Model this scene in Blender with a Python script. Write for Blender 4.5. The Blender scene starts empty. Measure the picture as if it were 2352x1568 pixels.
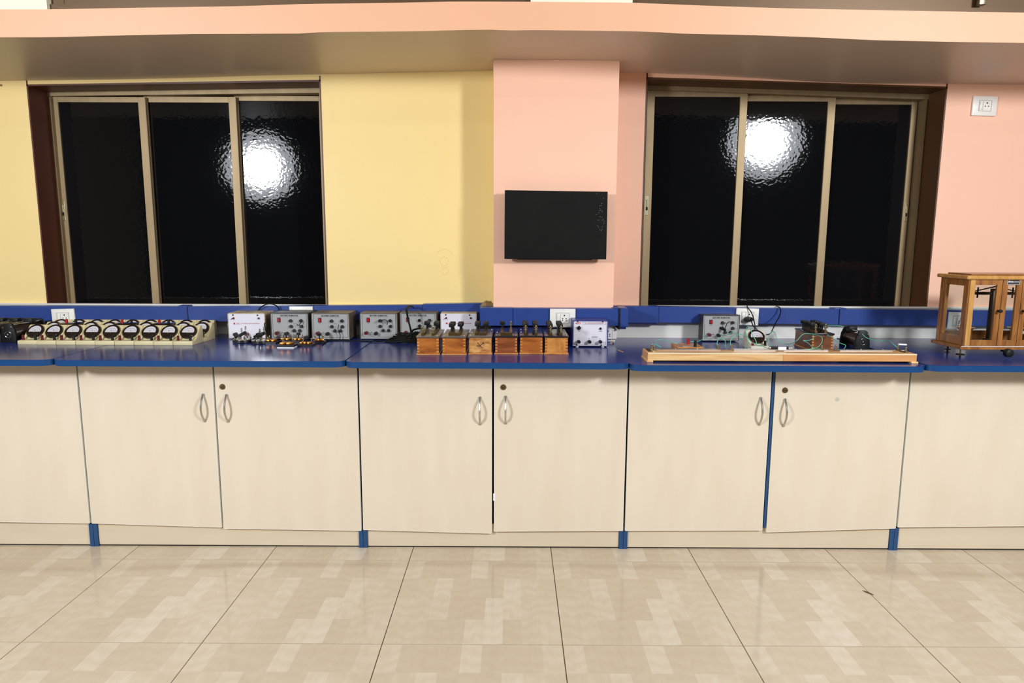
import bpy, bmesh, math, random
from mathutils import Vector, Matrix
random.seed(7)
SC = bpy.context.scene
COL = SC.collection
PI = math.pi

# ------------------------------------------------------------------ camera
F0, PIT, YAW, ROL = 1572.0, .1463, -.0007, .0047
CAM = Vector((-.1635, -2.729, 1.328))
FW = Vector((math.sin(YAW)*math.cos(PIT), math.cos(YAW)*math.cos(PIT), -math.sin(PIT)))
RT = Vector((math.cos(YAW), -math.sin(YAW), 0)); UP = RT.cross(FW)
RT, UP = RT*math.cos(ROL)+UP*math.sin(ROL), -RT*math.sin(ROL)+UP*math.cos(ROL)
cam = bpy.data.cameras.new('camera'); cam.lens = F0/2352*36; cam.sensor_width = 36
cam.clip_start = .05; cam.clip_end = 60
co = bpy.data.objects.new('camera', cam); COL.objects.link(co)
m3 = Matrix((RT, UP, -FW)).transposed().to_4x4(); m3.translation = CAM
co.matrix_world = m3
SC.camera = co

# ------------------------------------------------------------------ world, lights, exposure
w = bpy.data.worlds.new('night'); SC.world = w; w.use_nodes = True
w.node_tree.nodes['Background'].inputs[0].default_value = (.012, .014, .022, 1)
w.node_tree.nodes['Background'].inputs[1].default_value = .3

def area(name, loc, target, power, size, col, shape='DISK', sy=None, spread=PI):
    l = bpy.data.lights.new(name, 'AREA'); l.energy = power; l.shape = shape; l.size = size
    if sy: l.size_y = sy
    l.color = col; l.spread = spread
    o = bpy.data.objects.new(name, l); COL.objects.link(o); o.location = loc
    o.rotation_euler = (Vector(target)-Vector(loc)).to_track_quat('-Z', 'Y').to_euler()
    return o
for rad, frac in ((.43, .90), (.74, .10)):
    area('flash_umbrella', (-2.90, -3.05-rad*.05, 2.10), (-.6, .6, 1.2), 105*frac, rad, (.90, .945, 1))
    area('flash_umbrella', (2.53, -3.05-rad*.05, 2.38), (.6, .6, 1.2), 119*frac, rad*1.05, (.90, .945, 1))
for x in (-2.6, 0, 2.6):
    area('ceiling_tube', (x, -3.6, 3.32), (x, -3.6, 0), 11, 1.2, (.9, .97, 1), 'RECTANGLE', .09)
vs = SC.view_settings
vs.view_transform = 'Standard'; vs.look = 'None'; vs.gamma = 1; vs.use_curve_mapping = False
vs.exposure = 0.0

# ------------------------------------------------------------------ helpers
def ray(x, y): return FW + RT*((x-1176)/F0) - UP*((y-784)/F0)
def oz(x, y, z):
    d = ray(x, y); return CAM + d*((z-CAM.z)/d.z)
def oy(x, y, Y):
    d = ray(x, y); return CAM + d*((Y-CAM.y)/d.y)
def cz(px): return .855 if px < 794 else .853 if px < 1445 else .846 if px < 2124 else .850

def srgb(*c):
    return tuple(((v/255)/12.92 if v/255 <= .04045 else ((v/255+.055)/1.055)**2.4) for v in c)+(1,)

MATS = {}
def mat(name, col, rough=.5, metal=0, var=0, vscale=6, bump=0, bscale=80, spec=.5, coat=0, vstretch=None, col2=None, alpha=None):
    if name in MATS: return MATS[name]
    m = bpy.data.materials.new(name); m.use_nodes = True; nt = m.node_tree; N = nt.nodes; L = nt.links
    b = N['Principled BSDF']
    b.inputs['Base Color'].default_value = col; b.inputs['Roughness'].default_value = rough
    b.inputs['Metallic'].default_value = metal; b.inputs['Specular IOR Level'].default_value = spec
    b.inputs['Coat Weight'].default_value = coat; b.inputs['Coat Roughness'].default_value = .08
    tc = N.new('ShaderNodeTexCoord')
    mp = N.new('ShaderNodeMapping'); L.new(tc.outputs['Object'], mp.inputs[0])
    if vstretch: mp.inputs['Scale'].default_value = vstretch
    if var or col2:
        n = N.new('ShaderNodeTexNoise'); n.inputs['Scale'].default_value = vscale; n.inputs['Detail'].default_value = 5
        L.new(mp.outputs[0], n.inputs[0])
        r = N.new('ShaderNodeMapRange'); r.inputs[1].default_value = .3; r.inputs[2].default_value = .7
        L.new(n.outputs[0], r.inputs[0])
        mx = N.new('ShaderNodeMix'); mx.data_type = 'RGBA'
        c2 = col2 if col2 else tuple(max(0, c*(1-var)) for c in col[:3])+(1,)
        mx.inputs[6].default_value = col; mx.inputs[7].default_value = c2
        L.new(r.outputs[0], mx.inputs[0]); L.new(mx.outputs[2], b.inputs['Base Color'])
    if bump:
        n2 = N.new('ShaderNodeTexNoise'); n2.inputs['Scale'].default_value = bscale; n2.inputs['Detail'].default_value = 3
        L.new(mp.outputs[0], n2.inputs[0])
        bp = N.new('ShaderNodeBump'); bp.inputs['Strength'].default_value = bump; bp.inputs['Distance'].default_value = .002
        L.new(n2.outputs[0], bp.inputs['Height']); L.new(bp.outputs[0], b.inputs['Normal'])
    MATS[name] = m; return m

def wood(name, c1, c2, stretch, scale=8, rough=.35, rings=True, coat=.2):
    if name in MATS: return MATS[name]
    m = bpy.data.materials.new(name); m.use_nodes = True; nt = m.node_tree; N = nt.nodes; L = nt.links
    b = N['Principled BSDF']; b.inputs['Roughness'].default_value = rough; b.inputs['Coat Weight'].default_value = coat
    tc = N.new('ShaderNodeTexCoord'); mp = N.new('ShaderNodeMapping'); mp.inputs['Scale'].default_value = stretch
    oi = N.new('ShaderNodeObjectInfo'); ad = N.new('ShaderNodeVectorMath'); ad.operation = 'ADD'
    ms = N.new('ShaderNodeMath'); ms.operation = 'MULTIPLY'; ms.inputs[1].default_value = 37
    L.new(oi.outputs['Random'], ms.inputs[0])
    L.new(tc.outputs['Object'], mp.inputs[0]); L.new(mp.outputs[0], ad.inputs[0]); L.new(ms.outputs[0], ad.inputs[1])
    n = N.new('ShaderNodeTexNoise'); n.inputs['Scale'].default_value = scale; n.inputs['Detail'].default_value = 6
    n.inputs['Distortion'].default_value = 1.2 if rings else .2
    L.new(ad.outputs[0], n.inputs[0])
    cr = N.new('ShaderNodeValToRGB'); e = cr.color_ramp.elements
    e[0].position = .3; e[0].color = c2; e[1].position = .65; e[1].color = c1
    L.new(n.outputs[0], cr.inputs[0]); L.new(cr.outputs[0], b.inputs['Base Color'])
    MATS[name] = m; return m

class MB:
    def __init__(s): s.bm = bmesh.new()
    def box(s, x0, x1, y0, y1, z0, z1, bev=0, seg=2, mtx=None):
        t = bmesh.new(); bmesh.ops.create_cube(t, size=1)
        for v in t.verts:
            v.co = Vector(((x0+x1)/2+v.co.x*(x1-x0), (y0+y1)/2+v.co.y*(y1-y0), (z0+z1)/2+v.co.z*(z1-z0)))
        if bev: bmesh.ops.bevel(t, geom=t.edges[:], offset=bev, segments=seg, affect='EDGES', profile=.5)
        s._add(t, mtx); return s
    def _add(s, t, mtx=None):
        if mtx: t.transform(mtx)
        me = bpy.data.meshes.new('t'); t.to_mesh(me); t.free(); s.bm.from_mesh(me); bpy.data.meshes.remove(me)
    def cyl(s, p0, p1, r0, r1=None, n=20, caps=True):
        p0, p1 = Vector(p0), Vector(p1); d = p1-p0; r1 = r0 if r1 is None else r1
        t = bmesh.new(); bmesh.ops.create_cone(t, cap_ends=caps, segments=n, radius1=r0, radius2=r1, depth=d.length)
        q = d.to_track_quat('Z', 'Y').to_matrix().to_4x4(); q.translation = (p0+p1)/2
        s._add(t, q); return s
    def sph(s, c, r, sc=(1, 1, 1)):
        t = bmesh.new(); bmesh.ops.create_uvsphere(t, u_segments=16, v_segments=10, radius=r)
        m = Matrix.Diagonal((*sc, 1)); m.translation = Vector(c); s._add(t, m); return s
    def ring(s, c, R, r, axis='Y', n=28, k=8):
        vs = []
        for i in range(n):
            a = 2*PI*i/n
            row = []
            for j in range(k):
                b = 2*PI*j/k; rr = R+r*math.cos(b); h = r*math.sin(b)
                p = (rr*math.cos(a), h, rr*math.sin(a)) if axis == 'Y' else (rr*math.cos(a), rr*math.sin(a), h)
                row.append(s.bm.verts.new(Vector(c)+Vector(p)))
            vs.append(row)
        for i in range(n):
            for j in range(k):
                f = s.bm.faces.new((vs[i][j], vs[(i+1) % n][j], vs[(i+1) % n][(j+1) % k], vs[i][(j+1) % k]))
        return s
    def prism(s, poly, a0, a1, axis='X', mtx=None, bev=0):
        """poly: 2-D outline; X -> (y,z), Y -> (x,z), Z -> (x,y)"""
        t = bmesh.new()
        def P(p, a): return {'X': (a, p[0], p[1]), 'Y': (p[0], a, p[1]), 'Z': (p[0], p[1], a)}[axis]
        v0 = [t.verts.new(P(p, a0)) for p in poly]; v1 = [t.verts.new(P(p, a1)) for p in poly]
        n = len(poly); t.faces.new(v0); t.faces.new(v1[::-1])
        for i in range(n): t.faces.new((v0[i], v1[i], v1[(i+1) % n], v0[(i+1) % n]))
        bmesh.ops.recalc_face_normals(t, faces=t.faces[:])
        if bev: bmesh.ops.bevel(t, geom=t.edges[:], offset=bev, segments=2, affect='EDGES', profile=.5)
        s._add(t, mtx); return s
    def hexa(s, c):
        """8 corners: 0-3 front loop, 4-7 back loop"""
        v = [s.bm.verts.new(p) for p in c]
        for f in ((0, 1, 2, 3), (7, 6, 5, 4), (0, 4, 5, 1), (1, 5, 6, 2), (2, 6, 7, 3), (3, 7, 4, 0)):
            s.bm.faces.new([v[i] for i in f])
        bmesh.ops.recalc_face_normals(s.bm, faces=s.bm.faces[:]); return s
    def tube(s, pts, r, n=8, closed=False, smooth=6):
        pts = [Vector(p) for p in pts]
        if smooth and len(pts) > 2:
            q = []
            M = len(pts); rng = range(M if closed else M-1)
            for i in rng:
                g = lambda k: pts[k % M] if closed else pts[min(max(k, 0), M-1)]
                p0, p1, p2, p3 = g(i-1), g(i), g(i+1), g(i+2)
                for j in range(smooth):
                    t = j/smooth
                    q.append(.5*((2*p1)+(p2-p0)*t+(2*p0-5*p1+4*p2-p3)*t*t+(3*p1-p0-3*p2+p3)*t**3))
            if not closed: q.append(pts[-1])
            pts = q
        rows = []; N = len(pts); prev = None
        for i, p in enumerate(pts):
            a = pts[i-1] if (i > 0 or closed) else p; b = pts[(i+1) % N] if (i < N-1 or closed) else p
            d = (b-a); d = d.normalized() if d.length > 1e-9 else Vector((1, 0, 0))
            u = prev if prev is not None else (Vector((0, 0, 1)) if abs(d.z) < .9 else Vector((1, 0, 0)))
            u = (u-d*u.dot(d)); u = u.normalized() if u.length > 1e-6 else d.orthogonal().normalized()
            prev = u; v = d.cross(u)
            rows.append([s.bm.verts.new(p+u*r*math.cos(2*PI*k/n)+v*r*math.sin(2*PI*k/n)) for k in range(n)])
        for i in range(N if closed else N-1):
            A, B = rows[i], rows[(i+1) % N]
            for k in range(n): s.bm.faces.new((A[k], B[k], B[(k+1) % n], A[(k+1) % n]))
        if not closed: s.bm.faces.new(rows[0][::-1]); s.bm.faces.new(rows[-1])
        return s
    def mesh(s, name, m=None, smooth=True, ang=35):
        bmesh.ops.recalc_face_normals(s.bm, faces=s.bm.faces[:])
        me = bpy.data.meshes.new(name); s.bm.to_mesh(me); s.bm.free()
        if m: me.materials.append(m)
        if smooth:
            me.polygons.foreach_set('use_smooth', [True]*len(me.polygons)); me.set_sharp_from_angle(angle=math.radians(ang))
        return me
    def build(s, name, m, parent=None, loc=None, label=None, smooth=True):
        return put(name, s.mesh(name, m, smooth), parent, loc, label)

def put(name, me, parent=None, loc=None, label=None, rot=None):
    o = bpy.data.objects.new(name, me); COL.objects.link(o)
    if parent: o.parent = parent
    if loc is not None: o.location = loc
    if rot is not None: o.rotation_euler = rot
    if label: o['label'] = label
    return o
def thing(name, loc, label, cat, group=None, rz=0):
    o = bpy.data.objects.new(name, None); COL.objects.link(o); o.empty_display_size = .02
    o.location = loc; o.rotation_euler = (0, 0, rz); o['label'] = label; o['category'] = cat
    if group: o['group'] = group
    return o
def tag(o, label, cat, group=None):
    o['label'] = label; o['category'] = cat
    if group: o['group'] = group
    return o
def struct(o): o['kind'] = 'structure'; return o
def dup(root, loc, label, rz=0):
    r = root.copy(); COL.objects.link(r); r.location = loc; r.rotation_euler = (0, 0, rz); r['label'] = label
    for ch in list(root.children):
        c = ch.copy(); COL.objects.link(c); c.parent = r
        for g in list(ch.children):
            d = g.copy(); COL.objects.link(d); d.parent = c
    return r

def text(s, size, m, parent, loc, name='lettering', bold=0, sx=1, align='CENTER', rot=(PI/2, 0, 0), ext=.00015, shear=0):
    cu = bpy.data.curves.new('t', 'FONT'); cu.body = s; cu.size = size; cu.align_x = align; cu.align_y = 'CENTER'
    cu.extrude = ext; cu.offset = bold; cu.shear = shear; cu.resolution_u = 3
    to = bpy.data.objects.new('t', cu); COL.objects.link(to)
    bpy.context.view_layer.update()
    me = bpy.data.meshes.new_from_object(to.evaluated_get(bpy.context.evaluated_depsgraph_get()))
    bpy.data.objects.remove(to)
    me.materials.clear(); me.materials.append(m)
    o = put(name, me, parent, loc, None, rot); o.scale = (sx, 1, 1); return o

# ------------------------------------------------------------------ materials
M_yel = mat('paint_yellow', srgb(247, 219, 149), .55, var=.05, vscale=1.3, bump=.15, bscale=9)
M_pink = mat('paint_pink', srgb(248, 196, 168), .55, var=.05, vscale=1.3, bump=.15, bscale=9)
M_beam = mat('paint_peach', srgb(224, 172, 138), .5, var=.04, vscale=1.3, bump=.15, bscale=9)
M_soff = mat('paint_soffit', srgb(206, 186, 164), .4, var=.08, vscale=2, bump=.12, bscale=6)
M_cream = mat('paint_cream', srgb(238, 228, 205), .55, var=.04)
M_white = mat('white_plastic', srgb(236, 232, 224), .3)
M_whpan = mat('white_panel', srgb(226, 222, 214), .35, var=.05)
M_brown = mat('brown_reveal', srgb(92, 48, 34), .42, var=.15, vscale=4)
M_brown2 = mat('brown_reveal_olive', srgb(92, 60, 34), .42, var=.15, vscale=4)
M_alu = mat('bronze_aluminium', srgb(158, 136, 102), .5, .5, var=.18, vscale=4, vstretch=(6, 6, .6))
M_alud = mat('dark_aluminium', srgb(96, 74, 52), .4, .5)
M_track = mat('dark_track', srgb(30, 24, 20), .6)
M_door = mat('cream_laminate', srgb(229, 214, 193), .36, col2=srgb(223, 208, 185), vscale=5, vstretch=(2.5, 2.5, .5))
M_plinth = mat('cream_plinth', srgb(220, 204, 178), .4, col2=srgb(212, 196, 170), vscale=5, vstretch=(.5, 2, 2.5))
M_edge = mat('white_edging', srgb(238, 232, 218), .4)
M_bedge = mat('blue_edging', srgb(18, 66, 118), .28)
M_bcar = mat('blue_carcass', srgb(28, 72, 118), .45)
M_bcar_shade = mat('shaded_blue_carcass', srgb(7, 10, 17), .8, spec=.1)  # carcass blue taken near black, the shade of the door gaps is in the colour
M_btop = mat('blue_laminate', srgb(30, 48, 122), .2, var=.12, vscale=3, spec=.6)
M_trunk = mat('blue_trunking', srgb(46, 70, 138), .3, var=.08, vscale=5)
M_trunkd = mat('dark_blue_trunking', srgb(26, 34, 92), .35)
M_black = mat('black_plastic', srgb(17, 17, 17), .5, spec=.3)
M_hole = mat('black_hole', srgb(6, 6, 6), .8)
M_board = mat('black_board', srgb(17, 17, 16), .6, var=.4, vscale=9, bump=.2, bscale=40, spec=.15)
M_baked = mat('bakelite', srgb(27, 17, 15), .2)
M_beige = mat('beige_plastic', srgb(214, 200, 156), .38, var=.05)
M_beigew = mat('pale_beige_plastic', srgb(216, 208, 186), .38, var=.05)
M_dial = mat('dial_white', srgb(205, 202, 208), .25)
M_ink = mat('ink', srgb(25, 25, 28), .6)
M_inkr = mat('red_ink', srgb(170, 36, 60), .5)
M_redp = mat('red_plastic', srgb(170, 22, 28), .3)
M_dred = mat('dark_red_plastic', srgb(96, 18, 22), .3)
M_chrome = mat('chrome', srgb(205, 203, 198), .15, 1)
M_steel = mat('brushed_steel', srgb(200, 196, 188), .36, 1)
M_nick = mat('aged_nickel', srgb(170, 160, 130), .3, 1)
M_brass = mat('polished_brass', srgb(200, 130, 56), .32, 1)
M_brassd = mat('old_brass', srgb(112, 88, 52), .4, .8, var=.3, vscale=60)
M_ebon = mat('ebonite', srgb(36, 32, 36), .25)
M_case = mat('dusty_grey_case', srgb(112, 100, 84), .45, .2, col2=srgb(86, 76, 66), vscale=14)
M_cased = mat('dark_grey_case', srgb(62, 60, 58), .42, .2, var=.2, vscale=9)
M_cream2 = mat('dusty_cream_case', srgb(196, 178, 140), .5, col2=srgb(128, 112, 88), vscale=12)
M_bcase = mat('blue_case', srgb(46, 60, 140), .35)
M_grey = mat('grey_panel', srgb(162, 162, 160), .35)
M_wpanel = mat('white_instrument_panel', srgb(226, 222, 230), .3)
M_green = mat('green_wire', srgb(98, 190, 160), .35)
M_cable = mat('black_cable', srgb(12, 13, 12), .55, spec=.2)
M_orange = wood('orange_wood', srgb(186, 110, 44), srgb(136, 70, 24), (1, 3, 3), 9)
M_orange2 = wood('light_orange_wood', srgb(214, 150, 78), srgb(180, 112, 48), (2, 3, 3), 9)
M_swirl = wood('swirled_wood', srgb(214, 160, 96), srgb(150, 84, 34), (2, 3, 4), 11)
M_redwd = wood('reddish_wood', srgb(152, 84, 44), srgb(118, 58, 28), (1, 2, 8), 10, rings=False)
M_brownw = wood('brown_wood', srgb(122, 70, 34), srgb(86, 44, 20), (1, 3, 6), 8)
M_pine = wood('pine_wood', srgb(236, 196, 136), srgb(208, 150, 90), (.8, 8, 12), 7, rings=False)
M_pine2 = wood('pine_orange', srgb(228, 168, 104), srgb(206, 140, 82), (.8, 8, 12), 7, rings=False)
M_teak = wood('teak_varnished', srgb(168, 112, 54), srgb(126, 76, 34), (6, 6, 1), 6)
M_teakl = wood('pale_teak', srgb(206, 156, 86), srgb(176, 122, 60), (6, 6, 1), 6)
M_dust = mat('plaster_debris', srgb(150, 120, 74), .8, bump=.6, bscale=60, var=.3)
M_paper = mat('white_paper', srgb(238, 236, 240), .6)

# hammered dark glass
def glassmat():
    m = bpy.data.materials.new('hammered_dark_glass'); m.use_nodes = True; N = m.node_tree.nodes; L = m.node_tree.links
    b = N['Principled BSDF']; b.inputs['Base Color'].default_value = (.004, .0042, .005, 1)
    b.inputs['Roughness'].default_value = .035; b.inputs['IOR'].default_value = 1.5
    tc = N.new('ShaderNodeTexCoord'); mp = N.new('ShaderNodeMapping'); mp.inputs['Scale'].default_value = (1, 1, 1.15)
    L.new(tc.outputs['Object'], mp.inputs[0])
    n0 = N.new('ShaderNodeTexNoise'); n0.inputs['Scale'].default_value = 30
    mixv = N.new('ShaderNodeMix'); mixv.data_type = 'RGBA'; mixv.blend_type = 'LINEAR_LIGHT'; mixv.inputs[0].default_value = .02
    L.new(mp.outputs[0], n0.inputs[0]); L.new(mp.outputs[0], mixv.inputs[6]); L.new(n0.outputs['Color'], mixv.inputs[7])
    v = N.new('ShaderNodeTexVoronoi'); v.feature = 'SMOOTH_F1'; v.inputs['Scale'].default_value = 56; v.inputs['Smoothness'].default_value = .6
    L.new(mixv.outputs[2], v.inputs[0])
    bp = N.new('ShaderNodeBump'); bp.inputs['Strength'].default_value = 1.0; bp.inputs['Distance'].default_value = 0.00015
    L.new(v.outputs['Distance'], bp.inputs['Height']); L.new(bp.outputs[0], b.inputs['Normal'])
    return m
M_glass = glassmat()

def clearglass():
    m = bpy.data.materials.new('clear_glass'); m.use_nodes = True; N = m.node_tree.nodes; L = m.node_tree.links
    N.clear(); out = N.new('ShaderNodeOutputMaterial'); t = N.new('ShaderNodeBsdfTransparent'); t.inputs[0].default_value = (.94, .96, .95, 1)
    g = N.new('ShaderNodeBsdfGlossy'); g.inputs['Roughness'].default_value = .03
    fr = N.new('ShaderNodeLayerWeight'); fr.inputs[0].default_value = .18; mx = N.new('ShaderNodeMixShader'); fm = N.new('ShaderNodeMath'); fm.operation = 'MULTIPLY'; fm.inputs[1].default_value = .25
    L.new(fr.outputs[1], fm.inputs[0]); L.new(fm.outputs[0], mx.inputs[0]); L.new(t.outputs[0], mx.inputs[1]); L.new(g.outputs[0], mx.inputs[2]); L.new(mx.outputs[0], out.inputs[0])
    return m
M_clear = clearglass()

# printed wood-strip floor tile: tone per strip in a colour attribute, grain from noise
def tilemat():
    m = bpy.data.materials.new('wood_print_tile'); m.use_nodes = True; N = m.node_tree.nodes; L = m.node_tree.links
    b = N['Principled BSDF']; b.inputs['Roughness'].default_value = .11; b.inputs['Specular IOR Level'].default_value = .5
    at = N.new('ShaderNodeAttribute'); at.attribute_name = 'tone'
    cr = N.new('ShaderNodeValToRGB'); e = cr.color_ramp.elements
    e[0].position = 0; e[0].color = srgb(191, 172, 148); e[1].position = 1; e[1].color = srgb(216, 204, 186)
    k = e.new(.5); k.color = srgb(202, 186, 162)
    tc = N.new('ShaderNodeTexCoord'); mp = N.new('ShaderNodeMapping'); mp.inputs['Scale'].default_value = (26, 3.2, 1)
    L.new(tc.outputs['Object'], mp.inputs[0])
    n = N.new('ShaderNodeTexNoise'); n.inputs['Scale'].default_value = 1.4; n.inputs['Detail'].default_value = 4; n.inputs['Distortion'].default_value = 1.5
    L.new(mp.outputs[0], n.inputs[0])
    mp2 = N.new('ShaderNodeMapping'); mp2.inputs['Scale'].default_value = (11, 3.5, 1); L.new(tc.outputs['Object'], mp2.inputs[0])
    wv = N.new('ShaderNodeTexWave'); wv.wave_type = 'RINGS'; wv.inputs['Scale'].default_value = 1.4; wv.inputs['Distortion'].default_value = 9; wv.inputs['Detail'].default_value = 2; wv.inputs['Detail Scale'].default_value = .8
    L.new(mp2.outputs[0], wv.inputs[0])
    a1 = N.new('ShaderNodeMath'); a1.operation = 'MULTIPLY_ADD'; a1.inputs[1].default_value = .46; L.new(n.outputs[0], a1.inputs[0])
    a2 = N.new('ShaderNodeMath'); a2.operation = 'MULTIPLY_ADD'; a2.inputs[1].default_value = .16; L.new(wv.outputs['Fac'], a2.inputs[0])
    L.new(at.outputs['Fac'], a1.inputs[2]); L.new(a1.outputs[0], a2.inputs[2])
    sb = N.new('ShaderNodeMath'); sb.operation = 'SUBTRACT'; sb.inputs[1].default_value = .29; L.new(a2.outputs[0], sb.inputs[0])
    L.new(sb.outputs[0], cr.inputs[0]); L.new(cr.outputs[0], b.inputs['Base Color'])
    return m
M_tile = tilemat()
M_grout = mat('grout', srgb(140, 120, 92), .8)

# ================================================================== THE ROOM
YW = .71          # wall plane
YP = .50          # pillar face
YB = .03          # beam face
XL, XR, YF, ZC = -6.5, 6.5, -7.5, 3.4

# floor slab + tiles
fl = MB(); fl.box(XL, XR, YF, YW+.2, -.06, -.004)
floor = struct(fl.build('floor', M_grout))
TONE = [[.62, .15, .1, .15, .85, .2, .2, .2, .6],
        [.3, .5, .8, .2, .3, .25, .85, .55, .45],
        [.55, .5, .65, .1, .12, .9, .75, .5, .6],
        [.45, .5, .2, .2, .8, .95, .15, .45, .65]]
def tile_mesh():
    me = bpy.data.meshes.new('tile'); T = .2983*2; g = T/2
    V = []; Fc = []; tn = []
    xs = [-g+T*i/9 for i in range(10)]; ys = [g-T*j/4 for j in range(5)]
    for j in range(5):
        for i in range(10): V.append((xs[i], ys[j], 0))
    for j in range(4):
        for i in range(9):
            Fc.append((j*10+i, (j+1)*10+i, (j+1)*10+i+1, j*10+i+1)); tn.append((TONE[j][i]-.45)*.62+.46)
    b0 = len(V)
    for (x, y) in ((-g, g), (-g, -g), (g, -g), (g, g)): V.append((x, y, -.0045))
    rim = [[j*10 for j in range(5)], [40+i for i in range(10)], [j*10+9 for j in range(4, -1, -1)], [i for i in range(9, -1, -1)]]
    for k, r in enumerate(rim):
        Fc.append(tuple(r[::-1]+[b0+k, b0+(k+1) % 4])); tn.append(.3)
    me.from_pydata(V, [], Fc); me.materials.append(M_tile)
    a = me.attributes.new('tone', 'FLOAT', 'FACE'); a.data.foreach_set('value', tn)
    return me
tm = tile_mesh()
for r in range(-6, 3):
    for c in range(-7, 7):
        put('tile', tm, floor, (.6*c+.308, 0.6*r+.274, 0)) if .6*r+.3 < .9 else None

# back wall with window openings.  W1/W2 = opening quads (xl, xr, ztop left, ztop right, zbottom)
def win_quad(tl, tr, bl, br):
    a, b, c, d = [oy(x, y, YW) for x, y in (tl, tr, bl, br)]
    return ((a.x+c.x)/2, (b.x+d.x)/2, a.z, b.z, .972)
W1 = win_quad((63, 195), (739, 184), (107, 698), (751, 697))
W2 = win_quad((1482, 178), (2171, 200), (1471, 699), (2133, 708))
XPL = (oy(1136, 145, YP).x+oy(1132, 697, YP).x)/2
XPR = (oy(1422.5, 145, YP).x+oy(1409, 702, YP).x)/2
def wall_piece(x0, x1, W, nm, m):
    b = MB(); T = .16; zt = 2.34
    xl, xr, za, zb, z0 = W
    b.box(x0, xl, YW, YW+T, 0, zt); b.box(xr, x1, YW, YW+T, 0, zt)
    b.box(xl, xr, YW, YW+T, 0, z0)
    b.hexa([(xl, YW, za), (xr, YW, zb), (xr, YW, zt), (xl, YW, zt), (xl, YW+T, za), (xr, YW+T, zb), (xr, YW+T, zt), (xl, YW+T, zt)])
    return struct(b.build(nm, m, smooth=False))
YWALL = wall_piece(XL, XPL+.03, W1, 'wall_back', M_yel)
wall_piece(XPR-.03, XR, W2, 'wall_back', M_pink)
b = MB(); b.box(XPL, XPR, YP, YW+.1, 0, 2.16)
pil = struct(b.build('trim_1', M_pink, smooth=False))
# yellow return of the pillar on its left cheek
b = MB(); b.box(XPL-.002, XPL-.0002, YP+.004, YW, 1.0, 2.12); struct(b.build('trim_1', M_yel))

b = MB()
for pts in ([(1002, 584), (1010, 576), (1022, 572), (1033, 576), (1040, 584)], [(1010, 596), (1016, 591), (1026, 592), (1030, 600), (1024, 610), (1014, 606), (1010, 596)], [(1016, 618), (1024, 614), (1030, 622), (1022, 632), (1016, 626)]):
    b.tube([oy(x, y, YW-.0002) for x, y in pts], .0006, n=4)
b.build('pencil_scribble', mat('pencil', srgb(232, 190, 120), .8), YWALL)
# peach beam across the room, hand plastered, slightly wavy
def poly(pts, n=40):
    def f(x):
        for (x0, y0), (x1, y1) in zip(pts, pts[1:]):
            if x <= x1: return y0+(y1-y0)*(x-x0)/(x1-x0)
        return pts[-1][1]
    return f
eb = poly([(-900, 88), (0, 85.5), (120, 85.5), (250, 82), (440, 78), (700, 77), (740, 73.5), (960, 72), (1050, 69), (1120, 68), (1170, 70), (1230, 69), (1400, 71), (1500, 73), (1560, 77), (1740, 81), (1880, 86), (2000, 92), (2180, 96), (2352, 98.5), (3300, 108)])
et = poly([(-900, 26), (0, 21.5), (110, 21.5), (300, 18), (560, 14), (700, 9), (900, 6.5), (1040, 3.5), (1220, 4), (1450, 6), (1620, 13), (1800, 19), (2100, 25), (2352, 29), (3300, 42)])
ek = poly([(-900, 190), (0, 182), (80, 181), (250, 178), (440, 173), (690, 169), (750, 168.5), (900, 165.5), (1080, 163), (1135, 161), (1425, 163), (1500, 166), (1700, 172), (1850, 179), (2050, 189), (2200, 193), (2352, 193), (3300, 200)])
xs = [-900, -450]+[i*49 for i in range(0, 49)]+[2800, 3300]
b = MB(); rows = []
for px in xs:
    a = oy(px, eb(px), YB); t = oy(px, et(px), YB); k = oy(px, ek(px), YW+.001)
    k = Vector((a.x, YW+.02, k.z))
    rows.append([b.bm.verts.new(v) for v in (t, a, k, Vector((a.x, YW+.02, 2.36)), Vector((t.x, YB, t.z)), Vector((t.x, YB+.35, t.z+.002)))])
mi = []
for A, B in zip(rows, rows[1:]):
    b.bm.faces.new((A[0], A[1], B[1], B[0])); b.bm.faces.new((A[1], A[2], B[2], B[1])); b.bm.faces.new((A[0], B[0], B[5], A[5]))
    mi += [0, 1, 0]
me = b.mesh('trim_2', M_beam); me.materials.append(M_soff); me.polygons.foreach_set('material_index', mi)
for p in me.polygons:
    if p.material_index == 0 and p.normal.y > .5: pass
beam = struct(put('trim_2', me))

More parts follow.
